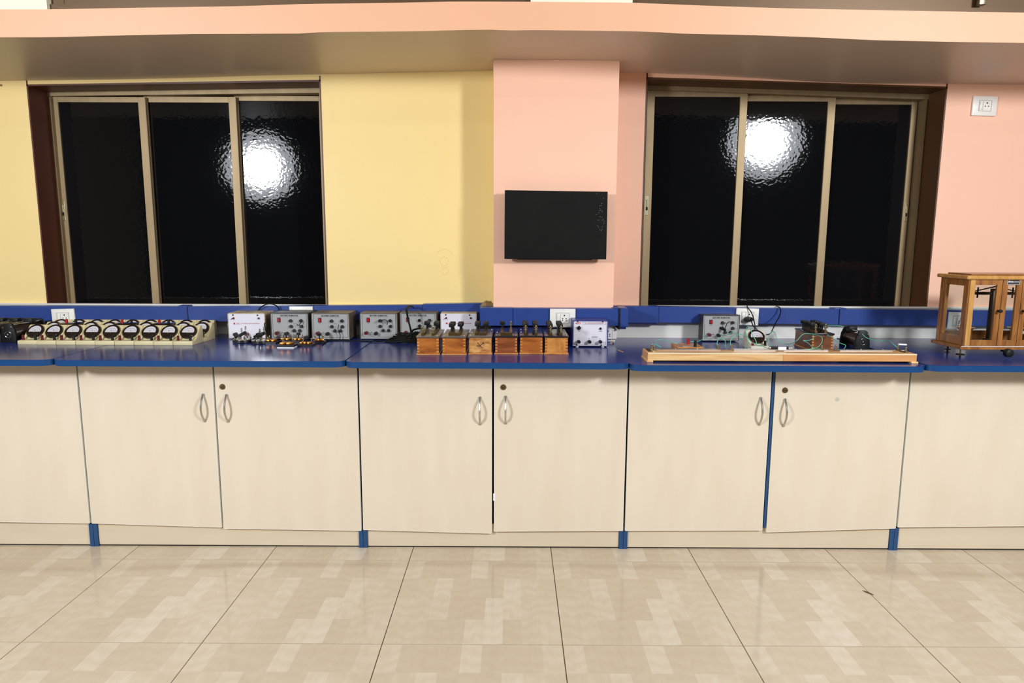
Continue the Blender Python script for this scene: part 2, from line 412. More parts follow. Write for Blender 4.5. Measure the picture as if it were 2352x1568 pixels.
# upper wall, windows above the beam, ceiling, other walls
b = MB(); YU = .085
def seg(px0, px1): return oy(px0, 5, YU).x, oy(px1, 5, YU).x
x0, x1 = seg(-1200, 107); b.box(x0, x1, YU, YU+.2, 2.14, ZC)
xa, xb = seg(1219, 1453); b.box(xa, xb, YU, YU+.2, 2.14, ZC)
b.box(XL, XR, YU+.01, YU+.2, 3.1, ZC)
b.box(oy(3000, 5, YU).x, XR, YU, YU+.2, 2.14, ZC)
struct(b.build('wall_back', M_cream, smooth=False))
for i, (p0, p1) in enumerate(((107, 1219), (1453, 3000))):
    x0, x1 = seg(p0, p1); p = None
    b = MB(); b.box(x0, x1, YU+.03, YU+.09, 2.17, 2.37); b.box(x0, x1, YU+.03, YU+.09, 3.04, 3.1); b.box(x0+.0005, x0+.05, YU+.028, YU+.091, 2.168, 3.102); b.box(x1-.05, x1-.0005, YU+.028, YU+.091, 2.168, 3.102)
    b.box(x0, x1, YU+.018, YU+.03, 2.16, 2.232)
    p = struct(b.build('window_%d' % (3+i), M_alud))
    b = MB(); b.box(x0+.04, x1-.04, YU+.05, YU+.056, 2.36, 3.06); b.build('glass', M_glass, p)
    if i: 
        q = oy(2262, 3, YU)
        b = MB(); b.box(q.x-.022, q.x+.005, YU-.005, YU+.02, q.z-.012, q.z+.05, .001); b.build('latch', M_nick, p)
b = MB(); b.box(XL, XR, YF, YU+.2, ZC, ZC+.1); struct(b.build('ceiling', mat('ceiling_white', srgb(225, 222, 214), .8)))
b = MB(); b.box(XL-.1, XL, YF, YW+.2, 0, ZC); struct(b.build('wall_left', M_cream))
b = MB(); b.box(XR, XR+.1, YF, YW+.2, 0, ZC); struct(b.build('wall_right', M_cream))
b = MB(); b.box(XL, XR, YF-.1, YF, 0, ZC); struct(b.build('wall_front', mat('unlit_room_tone', srgb(52, 52, 58), .7)))  # unseen wall, room darkness put into its colour for the pane reflections
b = MB(); b.box(XL, XR, YU+.2, YW+.2, 2.36, 2.40); struct(b.build('ceiling', M_cream))

# windows -----------------------------------------------------------
def window(n, W, frame_l, frame_r, stiles, rails, header, jm, latch_px):
    xl, xr, za, zb, z0 = W; Y0, Y1 = YW+.005, YW+.14
    root = bpy.data.objects.new('window_%d' % n, None); COL.objects.link(root); root.location = ((xl+xr)/2, YW+.1, z0); struct(root)
    off = Vector(root.location)
    def P(b, name, m, par=root, label=None):
        o = b.build(name, m, par, None, label, smooth=False); 
        if par is root: o.location = -off
        return o
    b = MB(); t = .006   # brown lining boards of the opening
    b.box(xl-.001, xl+t, YW-.001, Y1+.09, z0, za+.02); P(b, 'side_lining', jm)
    b = MB(); b.box(xr-t, xr+.001, YW-.001, Y1+.09, z0, zb+.02); P(b, 'side_lining', jm)
    b = MB(); b.hexa([(xl, YW-.001, za-t), (xr, YW-.001, zb-t), (xr, YW-.001, zb+.002), (xl, YW-.001, za+.002), (xl, Y1+.09, za-t), (xr, Y1+.09, zb-t), (xr, Y1+.09, zb+.002), (xl, Y1+.09, za+.002)]); P(b, 'top_lining', jm)
    # outer frame
    zh0 = [oy(x, y, Y1).z for x, y in header[1]]; zh1 = max(za, zb)
    fl0, fl1 = oy(frame_l[0], 450, Y1).x, oy(frame_l[1], 450, Y1).x
    fr0, fr1 = oy(frame_r[0], 450, Y1).x, oy(frame_r[1], 450, Y1).x
    if n == 1: fl0 = xl
    b = MB(); b.box(xl, fl1, Y1, Y1+.085, z0, za); b.box(fl1-.006, fl1, Y1-.008, Y1, z0, za-.03); P(b, 'frame_jamb', M_alu)
    b = MB(); b.box(fr0, xr, Y1, Y1+.085, z0, zb); b.box(fr0, fr0+.006, Y1-.008, Y1, z0, zb-.03); P(b, 'frame_jamb', M_alu)
    b = MB(); b.hexa([(xl, Y1-.004, zh0[0]), (xr, Y1-.004, zh0[1]), (xr, Y1-.004, zb), (xl, Y1-.004, za), (xl, Y1+.085, zh0[0]), (xr, Y1+.085, zh0[1]), (xr, Y1+.085, zb), (xl, Y1+.085, za)]); P(b, 'frame_head', M_alu)
    b = MB(); b.box(xl, xr, Y1, Y1+.1, z0-.03, z0+.004); P(b, 'frame_sill', M_alu)
    b = MB(); b.box(xl, xr, Y1+.088, Y1+.1, z0, max(za, zb)); P(b, 'track_back', M_track)
    # three sliding sashes on three tracks
    for k in range(3):
        ys = Y1+.010+.022*k; ye = ys+.018
        (a0, a1), (b0, b1) = stiles[k]
        X = [oy(v, 450, ys).x for v in (a0, a1, b0, b1)]
        zt1 = oy(rails[k][0], rails[k][1], ys).z; zt0 = oy(rails[k][0], rails[k][2], ys).z
        s = MB(); s.box(X[0], X[1], ys, ye, z0+.01, zt1, .0015, 1); so = P(s, 'sash', M_alu)
        def sp(bb, nm, m): return bb.build(nm, m, so, smooth=False)
        s = MB(); s.box(X[2], X[3], ys, ye, z0+.01, zt1, .0015, 1); sp(s, 'stile', M_alu)
        s = MB(); s.box(X[1], X[2], ys+.002, ye, zt0, zt1-.001); s.box(X[1], X[2], ys, ys+.003, zt1-.006, zt1-.001); sp(s, 'top_rail', M_alu)
        s = MB(); s.box(X[1], X[2], ys+.002, ye, z0+.004, z0+.012); sp(s, 'bottom_rail', M_alu)
        s = MB(); s.box(X[1]-.002, X[2]+.002, ys+.008, ys+.013, z0+.008, zt0+.004); sp(s, 'pane', M_glass)
        for lk, lx, ly in latch_px:
            if lk == k:
                q = oy(lx, ly, ys); s = MB(); s.box(q.x-.0095, q.x+.0095, ys-.003, ys+.001, q.z-.05, q.z+.05, .0008, 1); s.box(q.x-.0035, q.x+.0035, ys-.006, ys-.002, q.z-.008, q.z+.03, .001, 1)
                s.cyl((q.x, ys-.004, q.z+.043), (q.x, ys, q.z+.043), .003, n=10); s.cyl((q.x, ys-.004, q.z-.043), (q.x, ys, q.z-.043), .003, n=10)
                sp(s, 'latch', M_nick)
                s = MB(); s.box(q.x-.004, q.x+.004, ys-.005, ys-.0025, q.z-.024, q.z-.006); sp(s, 'latch_slot', M_hole)
    return root
window(1, W1, (128, 138), (742, 748), [((138, 151), (332, 349)), ((345, 353), (536, 553)), ((549, 558), (739, 745))],
       [(230, 222, 234.5), (440, 221.5, 235), (650, 220, 231.5)], (0, [(130, 221), (739, 213)]), M_brown, [(0, 145.5, 484)])
window(2, W2, (1474, 1482), (2106, 2118.6), [((1482, 1497), (1689, 1706)), ((1687, 1702), (1887.5, 1905)), ((1886, 1900), (2077, 2089.6))],
       [(1600, 208, 222), (1800, 219, 232.5), (2000, 228, 239.5)], (0, [(1482, 205.5), (2130, 229)]), M_brown2, [(0, 1485.5, 472), (2, 2081.5, 486)])

# white sill panel behind the trunking
for nm, x0, x1, pxs in (('trim_3', XL, XPL, (300, 700)), ('trim_3', XPR, XR, (1600, 704))):
    zt = 1.002 if x0 < 0 else 1.006
    b = MB(); b.box(x0, x1, YW-.012, YW, .85 if x0 < 0 else .842, zt); b.box(x0, x1, YW-.018, YW+.01, zt-.004, zt+.003)
    struct(b.build(nm, M_whpan, smooth=False))

b = MB(); b.box(XPR-.09, XPR+.012, YP-.012, YP-.0005, .856, .944); b.box(XPR, XPR+.012, YP, YW-.013, .85, .944); struct(b.build('trim_3', M_whpan, smooth=False))
b = MB(); b.box(XPL-.012, XPR-.091, YP-.012, YP-.0005, .856, .936); b.box(XPL-.012, XPL, YP, YW-.013, .856, .936); struct(b.build('trim_3', M_trunkd, smooth=False))  # dark panel added in place of the shaded gap behind the boxes
# ================================================================== BASE CABINETS
DY = .081
joints = [(-470, -460), (175, 211.5), (820, 833.5), (1446, 1432), (2095, 2057), (2760, 2700)]
mids = [None, (487, 514), (1132, 1132.5), (1781, 1751), (2430, 2372)]
def jx(p):  # x of a joint from its foot pixel
    return oy(p[0], 850, DY).x*.5+oy(p[1], 1215, DY).x*.5
JX = [jx(p) for p in joints]; JX[0] = JX[1]-1.18; JX[5] = JX[4]+1.18
bot = {0: ((-300, 1196), (211, 1201.5)), 1: ((213, 1201.5), (512, 1211)), 2: ((517, 1213.5), (832, 1218.5)), 3: ((835, 1216.5), (1130, 1225)), 4: ((1135, 1220.3), (1431, 1218.6)),
       5: ((1433, 1218.6), (1748, 1217.5)), 6: ((1755, 1222), (2055, 1213)), 7: ((2058, 1210.5), (2352, 1207.5)), 8: ((2354, 1208), (2660, 1204))}
LBL = ['cream two-door cupboard cut by the left edge of the photo', 'cream two-door cupboard below the row of beige meters', 'cream two-door cupboard below the orange wooden resistance boxes',
       'cream two-door cupboard with a dark smudge on its right door, below the long pine bridge', 'cream two-door cupboard cut by the right edge, below the glazed balance case']
def handle(par, x, z):
    b = MB(); n = 10; L = .112
    pts = [(x, DY+.001-.0-.030*math.sin(PI*i/n)**.8 - .002, z+L/2-L*i/n) for i in range(n+1)]
    b.tube(pts, .0042, n=10, smooth=2); b.cyl((x, DY+.001, z+L/2), (x, DY-.004, z+L/2), .006, n=12); b.cyl((x, DY+.001, z-L/2), (x, DY-.004, z-L/2), .006, n=12)
    b.build('handle', M_steel, par)
def lock(par, x, z):
    b = MB(); b.cyl((x, DY, z), (x, DY-.004, z), .0125, .011, n=28); b.cyl((x, DY-.003, z), (x, DY-.0065, z), .0075, n=24)
    o = b.build('lock', mat('aged_bronze', srgb(120, 100, 72), .35, .8), par)
def door(par, x0, x1, zt, pts, smudge=False):
    zl, zr = [oy(p[0], p[1], DY).z for p in pts]
    b = MB(); g = .0046
    b.hexa([(x0+g, DY, zl), (x1-g, DY, zr), (x1-g, DY, zt), (x0+g, DY, zt), (x0+g, DY+.017, zl), (x1-g, DY+.017, zr), (x1-g, DY+.017, zt), (x0+g, DY+.017, zt)])
    bmesh.ops.bevel(b.bm, geom=b.bm.edges[:], offset=.0006, segments=1, affect='EDGES')
    d = b.build('door', M_door, par, smooth=False)
    b = MB(); e = .0013; zb = min(zl, zr)  # pale edge band
    for (xa, xc) in ((x0+g-.0003, x0+g+e), (x1-g-e, x1-g+.0003)):
        zz = zl if xa < (x0+x1)/2 else zr
        b.box(xa, xc, DY-.0006, DY+.0172, zz, zt)
    b.hexa([(x0+g, DY-.0006, zl-.0004), (x1-g, DY-.0006, zr-.0004), (x1-g, DY-.0006, zr+e), (x0+g, DY-.0006, zl+e), (x0+g, DY+.0172, zl-.0004), (x1-g, DY+.0172, zr-.0004), (x1-g, DY+.0172, zr+e), (x0+g, DY+.0172, zl+e)])
    b.build('edge_band', M_edge, d, smooth=False)
    return d
ctop = [.8255+.004, .8255+.005, .8255+.003, .8255-.004, .8255]
for i in range(5):
    x0, x1 = JX[i], JX[i+1]; zt = ctop[i]-.001
    root = thing('cupboard', ((x0+x1)/2, DY, 0), LBL[i], 'cupboard', None)
    off = -Vector(root.location)
    b = MB(); t = .018
    b.box(x0+.0008, x0+t, DY+.019, .68, .0, zt); b.box(x1-t, x1-.0008, DY+.019, .68, .0, zt)
    b.box(x0+t, x1-t, .66, .68, .0, zt); b.box(x0+t, x1-t, DY+.03, .66, .1, .118); b.box(x0+t, x1-t, DY+.019, .2, zt-.03, zt)
    xm = (x0+x1)/2 if mids[i] is None or i == 4 else (oy(mids[i][0], 850, DY).x+oy(mids[i][1], 1215, DY).x)/2
    if i == 4: xm = x0+.59
    if i == 0: xm = x0+.59
    b.box(xm-.012, xm+.012, DY+.019, .4, .11, zt-.02)
    o = b.build('carcass', M_bcar_shade, root, off, smooth=False)
    for xa_, xb__ in ((x0+.0008, x0+t), (x1-t, x1-.0008)):
        b = MB(); b.box(xa_, xb__, DY+.012, DY+.0188, .0, .103); b.build('foot_post', M_bcar, root, off, smooth=False)
    if i == 3: b = MB(); b.box(xm-.002, xm+.0065, DY+.001, DY+.0188, .104, zt-.001); b.build('centre_post', M_bcar, root, off, smooth=False)
    b = MB(); b.box(x0+t+.0005, x1-t-.0005, DY+.019, DY+.036, .006, .112, .0008, 1); b.build('plinth_panel', M_plinth, root, off, smooth=False)
    b = MB(); b.box(x0+t, x1-t, DY+.022, DY+.03, 0, .007); b.build('plinth_gap', M_track, root, off, smooth=False)
    gx = [0, 0]
    if i == 0: segs = [(x0, xm, ((-700, 1190), (-310, 1196))), (xm, x1, bot[0])]
    elif i == 4: segs = [(x0, xm, bot[7]), (xm, x1, bot[8])]
    else: segs = [(x0, xm, bot[2*i-1]), (xm, x1, bot[2*i])]
    if i == 3: segs = [(x0, xm-.003, bot[5]), (xm+.0065, x1, bot[6])]
    ds = []
    for (a, c, pp) in segs:
        d = door(root, a, c, zt-.002, pp); d.location = off; ds.append(d)
    if i in (1, 2, 3):
        hp = {1: ((465, 938), (519, 939), (511, 888)), 2: ((1102, 945), (1161, 943), (1156, 889)), 3: ((1748, 946), (1804, 949), (1803, 896))}[i]
        for j in (0, 1):
            q = oy(hp[j][0], hp[j][1], DY-.015); handle(ds[j], q.x, q.z)
        q = oy(*hp[2], DY); lock(ds[1], q.x, q.z)
        b = MB(); b.box(q.x-.004, q.x+.004, DY-.0072, DY-.006, q.z-.0012, q.z+.0012); b.build('keyhole', M_hole, ds[1])
    if i == 2:
        q = oy(1136, 1140, DY); b = MB(); b.box(q.x-.006, q.x+.004, DY-.0012, DY-.0002, q.z-.018, q.z+.014); b.build('tape_scrap', M_paper, ds[0])
    if i == 3:
        q = oy(1923, 917, DY); b = MB(); b.cyl((q.x, DY-.0004, q.z), (q.x, DY+.001, q.z), .009, n=18)
        b.build('smudge', mat('smudge', srgb(196, 186, 172), .6), ds[1])

# worktops ------------------------------------------------------------
seams = [(-700, 0), (125.5, 0), (794, 0), (1445, 0), (2124.5, 0), (2900, 0)]
YCF = -.0803
SX = [oy(p[0], 835, YCF+.03).x for p in seams]
SX[0] = XL+.02; SX[5] = XR-.02
WL = ['far left blue worktop under the black rheostats', 'blue worktop carrying the beige meters and the first grey power boxes', 'blue worktop carrying the row of wooden resistance boxes',
      'blue worktop carrying the long pine metre bridge, its front edge scuffed', 'far right blue worktop under the glazed balance case']
for i in range(5):
    x0, x1 = SX[i]+.0012, SX[i+1]-.0012
    z1 = [.8555, .8553, .853, .846, .850][i]; z0 = z1-.0245
    def outline(ins=0):
        P = []; r = .05
        for k in range(9):
            a = PI+PI/2*k/8; P.append((x0+ins+r+(r)*math.cos(a), YCF+ins+r*.75+(r*.75)*math.sin(a)))
        for k in range(9):
            a = 1.5*PI+PI/2*k/8; P.append((x1-ins-r+(r)*math.cos(a), YCF+ins+r*.75+(r*.75)*math.sin(a)))
        P += [(x1-ins, YW-.013), (x0+ins, YW-.013)]
        return P
    root = thing('worktop', ((x0+x1)/2, .3, z0), WL[i], 'worktop')
    off = -Vector(root.location)
    b = MB(); b.prism(outline(), z0, z1-.0012, 'Z'); b.build('edge_band', M_bedge, root, off, 'bright blue front edge')
    b = MB(); b.prism(outline(.0006), z1-.0012, z1, 'Z'); b.build('surface', M_btop, root, off)
    if i == 3:
        q = oz(1424, 806, z1); b = MB()
        b.prism([(q.x-.012, q.y+.03), (q.x-.002, q.y+.035), (q.x+.012, q.y-.025), (q.x+.006, q.y-.04)], z1, z1+.0006, 'Z'); b.build('chipped_patch', M_pine2, root, off, 'bare chipboard where the laminate broke off')
        b = MB()
        for k in range(14):
            X = oz(1700+k*24+random.uniform(-8, 8), 841, z1).x
            b.prism([(X, YCF+.004), (X+random.uniform(.02, .05), YCF+.003), (X+.03, YCF+.010), (X+.01, YCF+.008)], z1-.0002, z1+.0003, 'Z')
        b.build('scuff_marks', mat('scuff', srgb(150, 140, 135), .6), root, off)['kind'] = 'stuff'

# ================================================================== BLACK BOARD ON THE PILLAR
q0 = oy(1159.5, 436.5, .425); q1 = oy(1396, 440, .425); q2 = oy(1158.5, 594.5, .425); q3 = oy(1392.5, 595.5, .425)
root = thing('black_board', ((q0.x+q1.x)/2, YP, q2.z), 'black rectangular panel hung on the pink pillar', 'board')
off = -Vector(root.location)
b = MB(); b.hexa([q2, q3, q1, q0, q2+Vector((0, .03, 0)), q3+Vector((0, .03, 0)), q1+Vector((0, .03, 0)), q0+Vector((0, .03, 0))])
bmesh.ops.bevel(b.bm, geom=b.bm.edges[:], offset=.001, segments=1, affect='EDGES'); b.build('front_panel', M_board, root, off, smooth=False)
b = MB(); b.box(q2.x+.06, q3.x-.06, .452, YP, q2.z-.004, q0.z-.06, .003); b.build('rear_mount', M_black, root, off)
b = MB()
for k in range(26):
    px, py = random.gauss(1380, 5), random.gauss(500, 22)
    p = oy(px, py, .4249); b.box(p.x-.0006, p.x+.0006, .4245, .4251, p.z-.0006, p.z+.0006)
o = b.build('paint_specks', M_paper, root, off); o['kind'] = 'stuff'

# ================================================================== TRUNKING
def run(par, off, x0, x1, z0, z1, yf, yb, m=M_trunk, nm='cover', z0b=None, z1b=None):
    b = MB(); z0b = z0 if z0b is None else z0b; z1b = z1 if z1b is None else z1b
    b.hexa([(x0, yf, z0), (x1, yf, z0b), (x1, yf, z1b), (x0, yf, z1), (x0, yb, z0), (x1, yb, z0b), (x1, yb, z1b), (x0, yb, z1)])
    bmesh.ops.bevel(b.bm, geom=b.bm.edges[:], offset=.0015, segments=2, affect='EDGES')
    return b.build(nm, m, par, off)
YT = YW-.018-.052
def zx(px, py, Y): p = oy(px, py, Y); return p.x, p.z
root = thing('cable_trunking', (-2.4, YW-.018, .92), 'blue cable trunking along the yellow wall under the left window', 'trunking'); off = -Vector(root.location)
xA, zA = zx(428, 704, YT); _, zA0 = zx(428, 738.5, YT)
_, zL = zx(20, 703.5, YT); _, zL0 = zx(20, 738, YT)
run(root, off, XL, xA-.004, zL0, zL, YT, YW-.018, z0b=zA0, z1b=zA)
xB, zB = zx(970, 700, YT); zB0 = zB-(zA-zA0)
run(root, off, xA+.002, xB, zA0, zA, YT, YW-.018, z0b=zB0, z1b=zB)
xC, zC = zx(1104, 697, YT); run(root, off, xB+.001, xC+.02, zB0+.002, zB+.004, YT-.004, YW-.018, nm='end_sleeve', z1b=zC+.002, z0b=zB0)
xj0, _ = zx(409, 700, YT); xj1, _ = zx(430, 700, YT); run(root, off, xj0, xj1, zA0-.001, zA+.0055, YT-.003, YW-.008, nm='joint_clip')
b = MB(); b.box(xj1-.0035, xj1+.0015, YT-.0036, YT, zA0-.001, zA+.001); b.build('joint_gap', M_trunkd, root, off)
# pillar
YQ = YP-.05
root = thing('cable_trunking', (.03, YP, .94), 'blue cable trunking across the foot of the pink pillar', 'trunking'); off = -Vector(root.location)
xa, za = zx(1102, 707, YQ); _, za0 = zx(1102, 747, YQ); xb_, _ = zx(1178, 707, YQ); xc_, zc_ = zx(1421, 708.5, YQ); _, zc0 = zx(1421, 748, YQ)
run(root, off, xa, xb_, za0-.001, za+.001, YQ-.004, YP-.0005, nm='corner_sleeve')
run(root, off, xb_+.001, xc_, za0, za, YQ, YP-.0005, z0b=zc0, z1b=zc_)
run(root, off, xa, XPL-.002, za0-.001, za+.001, YP, YT-.008, nm='return_piece')
# right corner box
x3, _ = zx(1424, 700, YQ); x4, _ = zx(1443.5, 700, YQ)
root2 = thing('trunking_corner', (x3, YP, .94), 'blue trunking corner piece with a loose open joint, right of the pillar', 'trunking'); off2 = -Vector(root2.location)
run(root2, off2, x3+.002, x4, zc0-.006, zc_+.001, YQ-.006, YQ+.12, nm='corner_box')
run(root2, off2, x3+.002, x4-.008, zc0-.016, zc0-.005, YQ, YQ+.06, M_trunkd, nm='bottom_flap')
b = MB(); b.box(x3-.004, x3+.002, YQ-.002, YQ+.1, zc0-.018, zc_); b.build('joint_gap', M_hole, root2, off2)
b = MB(); b.prism([(x3-.01, YQ+.0), (x4, YQ-.006), (x4-.012, YQ+.03), (x3-.035, YQ+.03)], zc_+.0008, zc_+.003, 'Z'); b.build('top_cover', M_trunk, root2, off2)
# right wall
root = thing('cable_trunking', (1.4, YW-.018, .92), 'blue cable trunking along the pink wall under the right window', 'trunking'); off = -Vector(root.location)
x5, z5 = zx(1432, 703, YT); x6, z6 = zx(1513, 703.5, YT); _, z60 = zx(1513, 740.5, YT)
run(root, off, x5-.06, x6, z60-.002, z5+.001, YT-.006, YW-.018, nm='end_sleeve', z1b=z6+.001, z0b=z60-.002)
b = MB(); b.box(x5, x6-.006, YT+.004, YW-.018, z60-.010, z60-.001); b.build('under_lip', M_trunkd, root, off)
x7, z7 = zx(1929, 709.5, YT); _, z70 = zx(1929, 745.5, YT)
run(root, off, x6+.001, x7-.002, z60, z6-.001, YT, YW-.018, z0b=z70, z1b=z7)
x8, z8 = zx(2352, 716, YT); z80 = z8-(z7-z70)
run(root, off, x7+.002, x8+.9, z70, z7, YT, YW-.018, z0b=z80, z1b=z8)
xj0, zz = zx(1916, 708, YT); xj1, _ = zx(1944, 708, YT)
b = MB(); b.box(xj0, xj1, YT-.002, YW-.012, z7-.001, z7+.0045, .001); b.build('joint_clip', M_trunk, root, off)

# ================================================================== SOCKETS
def socket(loc, label, w=.118, h=.086, rot=0, holes=True, kind=0):
    root = thing('wall_socket', loc, label, 'socket')
    root.rotation_euler = (0, rot, 0)
    b = MB(); b.box(-w/2, w/2, -.011, 0, -h/2, h/2, .003, 3); b.build('plate', M_white, root)
    mw = .029; b = MB(); b.box(-mw, mw, -.0125, -.01, -.024, .024, .0006, 1); b.build('module', M_white, root)
    b = MB()
    for (x0, x1, z0, z1) in ((-mw-.0009, -mw, -.025, .025), (mw, mw+.0009, -.025, .025), (-mw, mw, .024, .0249), (-mw, mw, -.0249, -.024), (-.0112, -.0104, -.022, .022)):
        b.box(x0, x1, -.0131, -.011, z0, z1)
    b.build('seams', mat('seam_grey', srgb(150, 148, 142), .6), root)
    b = MB(); b.box(-.0255, -.013, -.0158, -.012, -.018, .018, .0012, 2); b.build('rocker', M_white, root)
    b = MB()
    for (x, z, r) in ((.008, .013, .0034), (.0, -.002, .0026), (.016, -.002, .0026), (-.0005, -.0105, .0026), (.0165, -.0105, .0026)):
        if kind == 1 and z < -.005: continue
        b.cyl((x, -.0133, z), (x, -.012, z), r, n=12)
    b.build('pin_holes', M_hole, root)
    return root
p = oy(148, 725, YT-.001); socket((p.x, YT-.001, p.z-.008), 'white socket plate on the trunking behind the third row of beige meters', .113, .086, -.03)
p = oy(693, 722, YT-.001); socket((p.x, YT-.001, p.z), 'white socket plate almost hidden behind the grey power boxes', .116, .082)
p = oy(1292, 730, YQ-.001); socket((p.x, YQ-.001, p.z), 'white socket plate on the pillar trunking behind the wooden boxes', .119, .087)
p = oy(1715, 727, YT-.001); rs = socket((p.x, YT-.001, p.z), 'white socket plate with a black plug pushed in, right of the grey power box', .112, .084, .02)
p = oy(2199, 736, YT-.001); socket((p.x, YT-.001, p.z), 'white socket plate seen through the side of the glazed balance case', .1, .084, .02)
p = oy(2259, 244, YW-.001); socket((p.x, YW-.001, p.z), 'white socket high on the pink wall right of the window', .118, .092, .02, kind=1)
p = oy(1392, 766, YP-.014); s_ = socket((p.x, YP-.0125, p.z), 'white socket plate low on the back panel, half behind the blue-cased box', .1, .05)
# wall screw
p = oy(3, 196, YW); b = MB(); b.cyl((0, 0, 0), (0, -.006, 0), .006, .004, n=12); tag(b.build('wall_screw', M_nick, None, (p.x, YW, p.z)), 'small round screw head high on the yellow wall left of the window', 'screw')
# broken plaster in the corner
b = MB(); b.prism([(-.045, 0), (-.03, .012), (-.02, .022), (-.008, .020), (.0, .012), (.012, .010), (.022, .004), (.03, -.006)], -.02, .02, 'Y')
b.box(-.02, .01, -.02, .0, .012, .02, .003)
for v in b.bm.verts: v.co += Vector((random.uniform(-.003, .003), random.uniform(-.003, .003), random.uniform(-.002, .002)))
tag(b.build('plaster_lump', M_dust, None, (XPL-.022, YP+.07, za+.002)), 'crumbled plaster lump on the trunking in the corner by the pillar', 'rubble')

# ================================================================== METERS
def terminal(b_, x, y, z, r=.0055, h=.022): b_.cyl((x, y, z), (x, y, z+h), r*1.1, r, n=12)
SL0, SL1 = Vector((0, .036, .022)), Vector((0, .091, .0785))
def meter(label, loc, group, black=False, body=M_beige):
    W = .0862; root = thing('panel_meter', loc, label, 'meter', group)
    prof = [(0, 0), (0, .0175), (.03, .019), (.037, .023), (.091, .0785), (.101, .0785), (.112, .05), (.112, 0)]
    b = MB(); b.prism(prof, 0, W, 'X', bev=.0012); b.build('case', body, root)
    u = Vector((1, 0, 0)); d = (SL1-SL0).normalized(); n = u.cross(d); n = n if n.y < 0 else -n
    M = Matrix((u, d, n)).transposed().to_4x4(); M.translation = (SL0+SL1)/2+Vector((W/2, 0, 0))+n*.0005
    # dial built flat in local (x, up-slope, out)
    def tr(b): b.bm.transform(M); return b
    R = .0375
    b = MB(); b.cyl((0, 0, -.002), (0, 0, .007), R, R-.001, n=40); tr(b); dial = b.build('dial_body', M_baked, root)
    b = MB()
    pts = [(R*.72*math.cos(t), R*.72*math.sin(t)) for t in [math.radians(-13+206*k/28) for k in range(29)]]
    b.prism(pts, .007, .0076, 'Z'); tr(b); b.build('scale_face', M_dial, dial)
    b = MB()
    for rr, a0, a1 in ((R*.60, 14, 166), (R*.36, 15, 165)):
        b.tube([(rr*math.cos(math.radians(a)), rr*math.sin(math.radians(a))-.0062, .0078) for a in range(a0, a1+1, 8)], .00028, n=4, smooth=0)
    for a in range(30, 151, 15):
        c, s = math.cos(math.radians(a)), math.sin(math.radians(a)); b.tube([(R*.56*c, R*.56*s-.0062, .0078), (R*.64*c, R*.64*s-.0062, .0078)], .00025, n=4, smooth=0)
    b.box(-.002, .002, .000, .0035, .0076, .0079); tr(b); b.build('scale_marks', M_ink, dial)
    b = MB(); b.ring((0, 0, .007), R-.003, .0022, 'Z', 36, 6); tr(b); b.build('bezel', M_baked, dial)
    b = MB()
    for x, y in ((-R*.55, -R*.62), (R*.55, -R*.62), (0, -R*.3), (R*.5, R*.72)): b.sph((x, y, .0085), .0012)
    tr(b); b.build('bezel_screws', M_chrome, dial)
    b = MB(); terminal(b, .0135, .02, .019); b.build('red_terminal', M_dred, root)
    b = MB(); terminal(b, .069, .02, .019); b.build('black_terminal', M_black, root)
    b = MB(); b.tube([(.025, .022, .0195), (.045, .021, .0197), (.06, .022, .0195)], .0004, n=4); b.build('engraved_line', M_ink, root)
    return root
ORD = ['leftmost', 'second from the left', 'third from the left', 'fourth from the left', 'middle', 'fourth from the right', 'third from the right', 'second from the right', 'rightmost']
PIT_ = .0878
p1 = oz(442, 793, .8553); Y1 = p1.y; proto = None
G1 = 'panel meters on the worktop under the left window'
for k in range(9):
    x = p1.x-.0862-PIT_*(8-k); y = Y1+(.004 if k == 0 else 0)+random.uniform(-.001, .001)
    lab = 'beige panel meter, %s in the front row' % ORD[k]
    if proto is None: proto = meter(lab, (x, y, .8553), G1)
    else: dup(proto, (x, y, .8553), lab)
# black bakelite units lying in the second row
def black_unit(label, loc):
    root = thing('terminal_block_meter', loc, label, 'meter', 'black meters in the second row')
    b = MB(); b.prism([(0, 0), (0, .045), (.03, .079), (.09, .079), (.1, .074), (.1, 0)], 0, .086, 'X', bev=.004); b.build('case', M_baked, root)
    for x, m, nm in ((.022, M_redp, 'red_terminal'), (.066, M_black, 'black_terminal')):
        b = MB(); b.cyl((x, .06, .078), (x, .06, .096), .0058, .0052, n=12); b.build(nm, m, root)
    return root
Y2 = Y1+.114; Y3 = Y2+.114
if Y3+.112 > YT-.002:
    e_ = Y3+.112-(YT-.002); Y2 -= 0; Y3 -= e_
x2 = oy(488, 740, Y2+.091).x-.0862; x3_ = oy(493, 733, Y3+.091).x-.0862
blk = None; bl = {2: 'black meter with red and black terminals, third of its row from the right end', 4: 'black meter with upright terminals at the middle of the second row', 7: 'black meter with upright terminals near the white socket, left end of the second row'}
for k in range(9):
    x = x2-PIT_*k
    if k in bl:
        if blk is None: blk = black_unit(bl[k], (x, Y2+.004, .8553))
        else: dup(blk, (x, Y2+.004, .8553), bl[k])
    else: dup(proto, (x, Y2, .8553), 'beige panel meter in the second row, %s of that row' % ORD[8-k])
for k in range(9):
    dup(proto, (x3_-PIT_*k, Y3, .8553), 'beige panel meter in the back row, %s of that row' % ORD[8-k])
# pale meter in the bridge circuit
pm = oz(1725, 804, .846)
m2 = meter('pale beige meter wired behind the pine bridge', (pm.x, pm.y, .846), None, body=M_beigew)

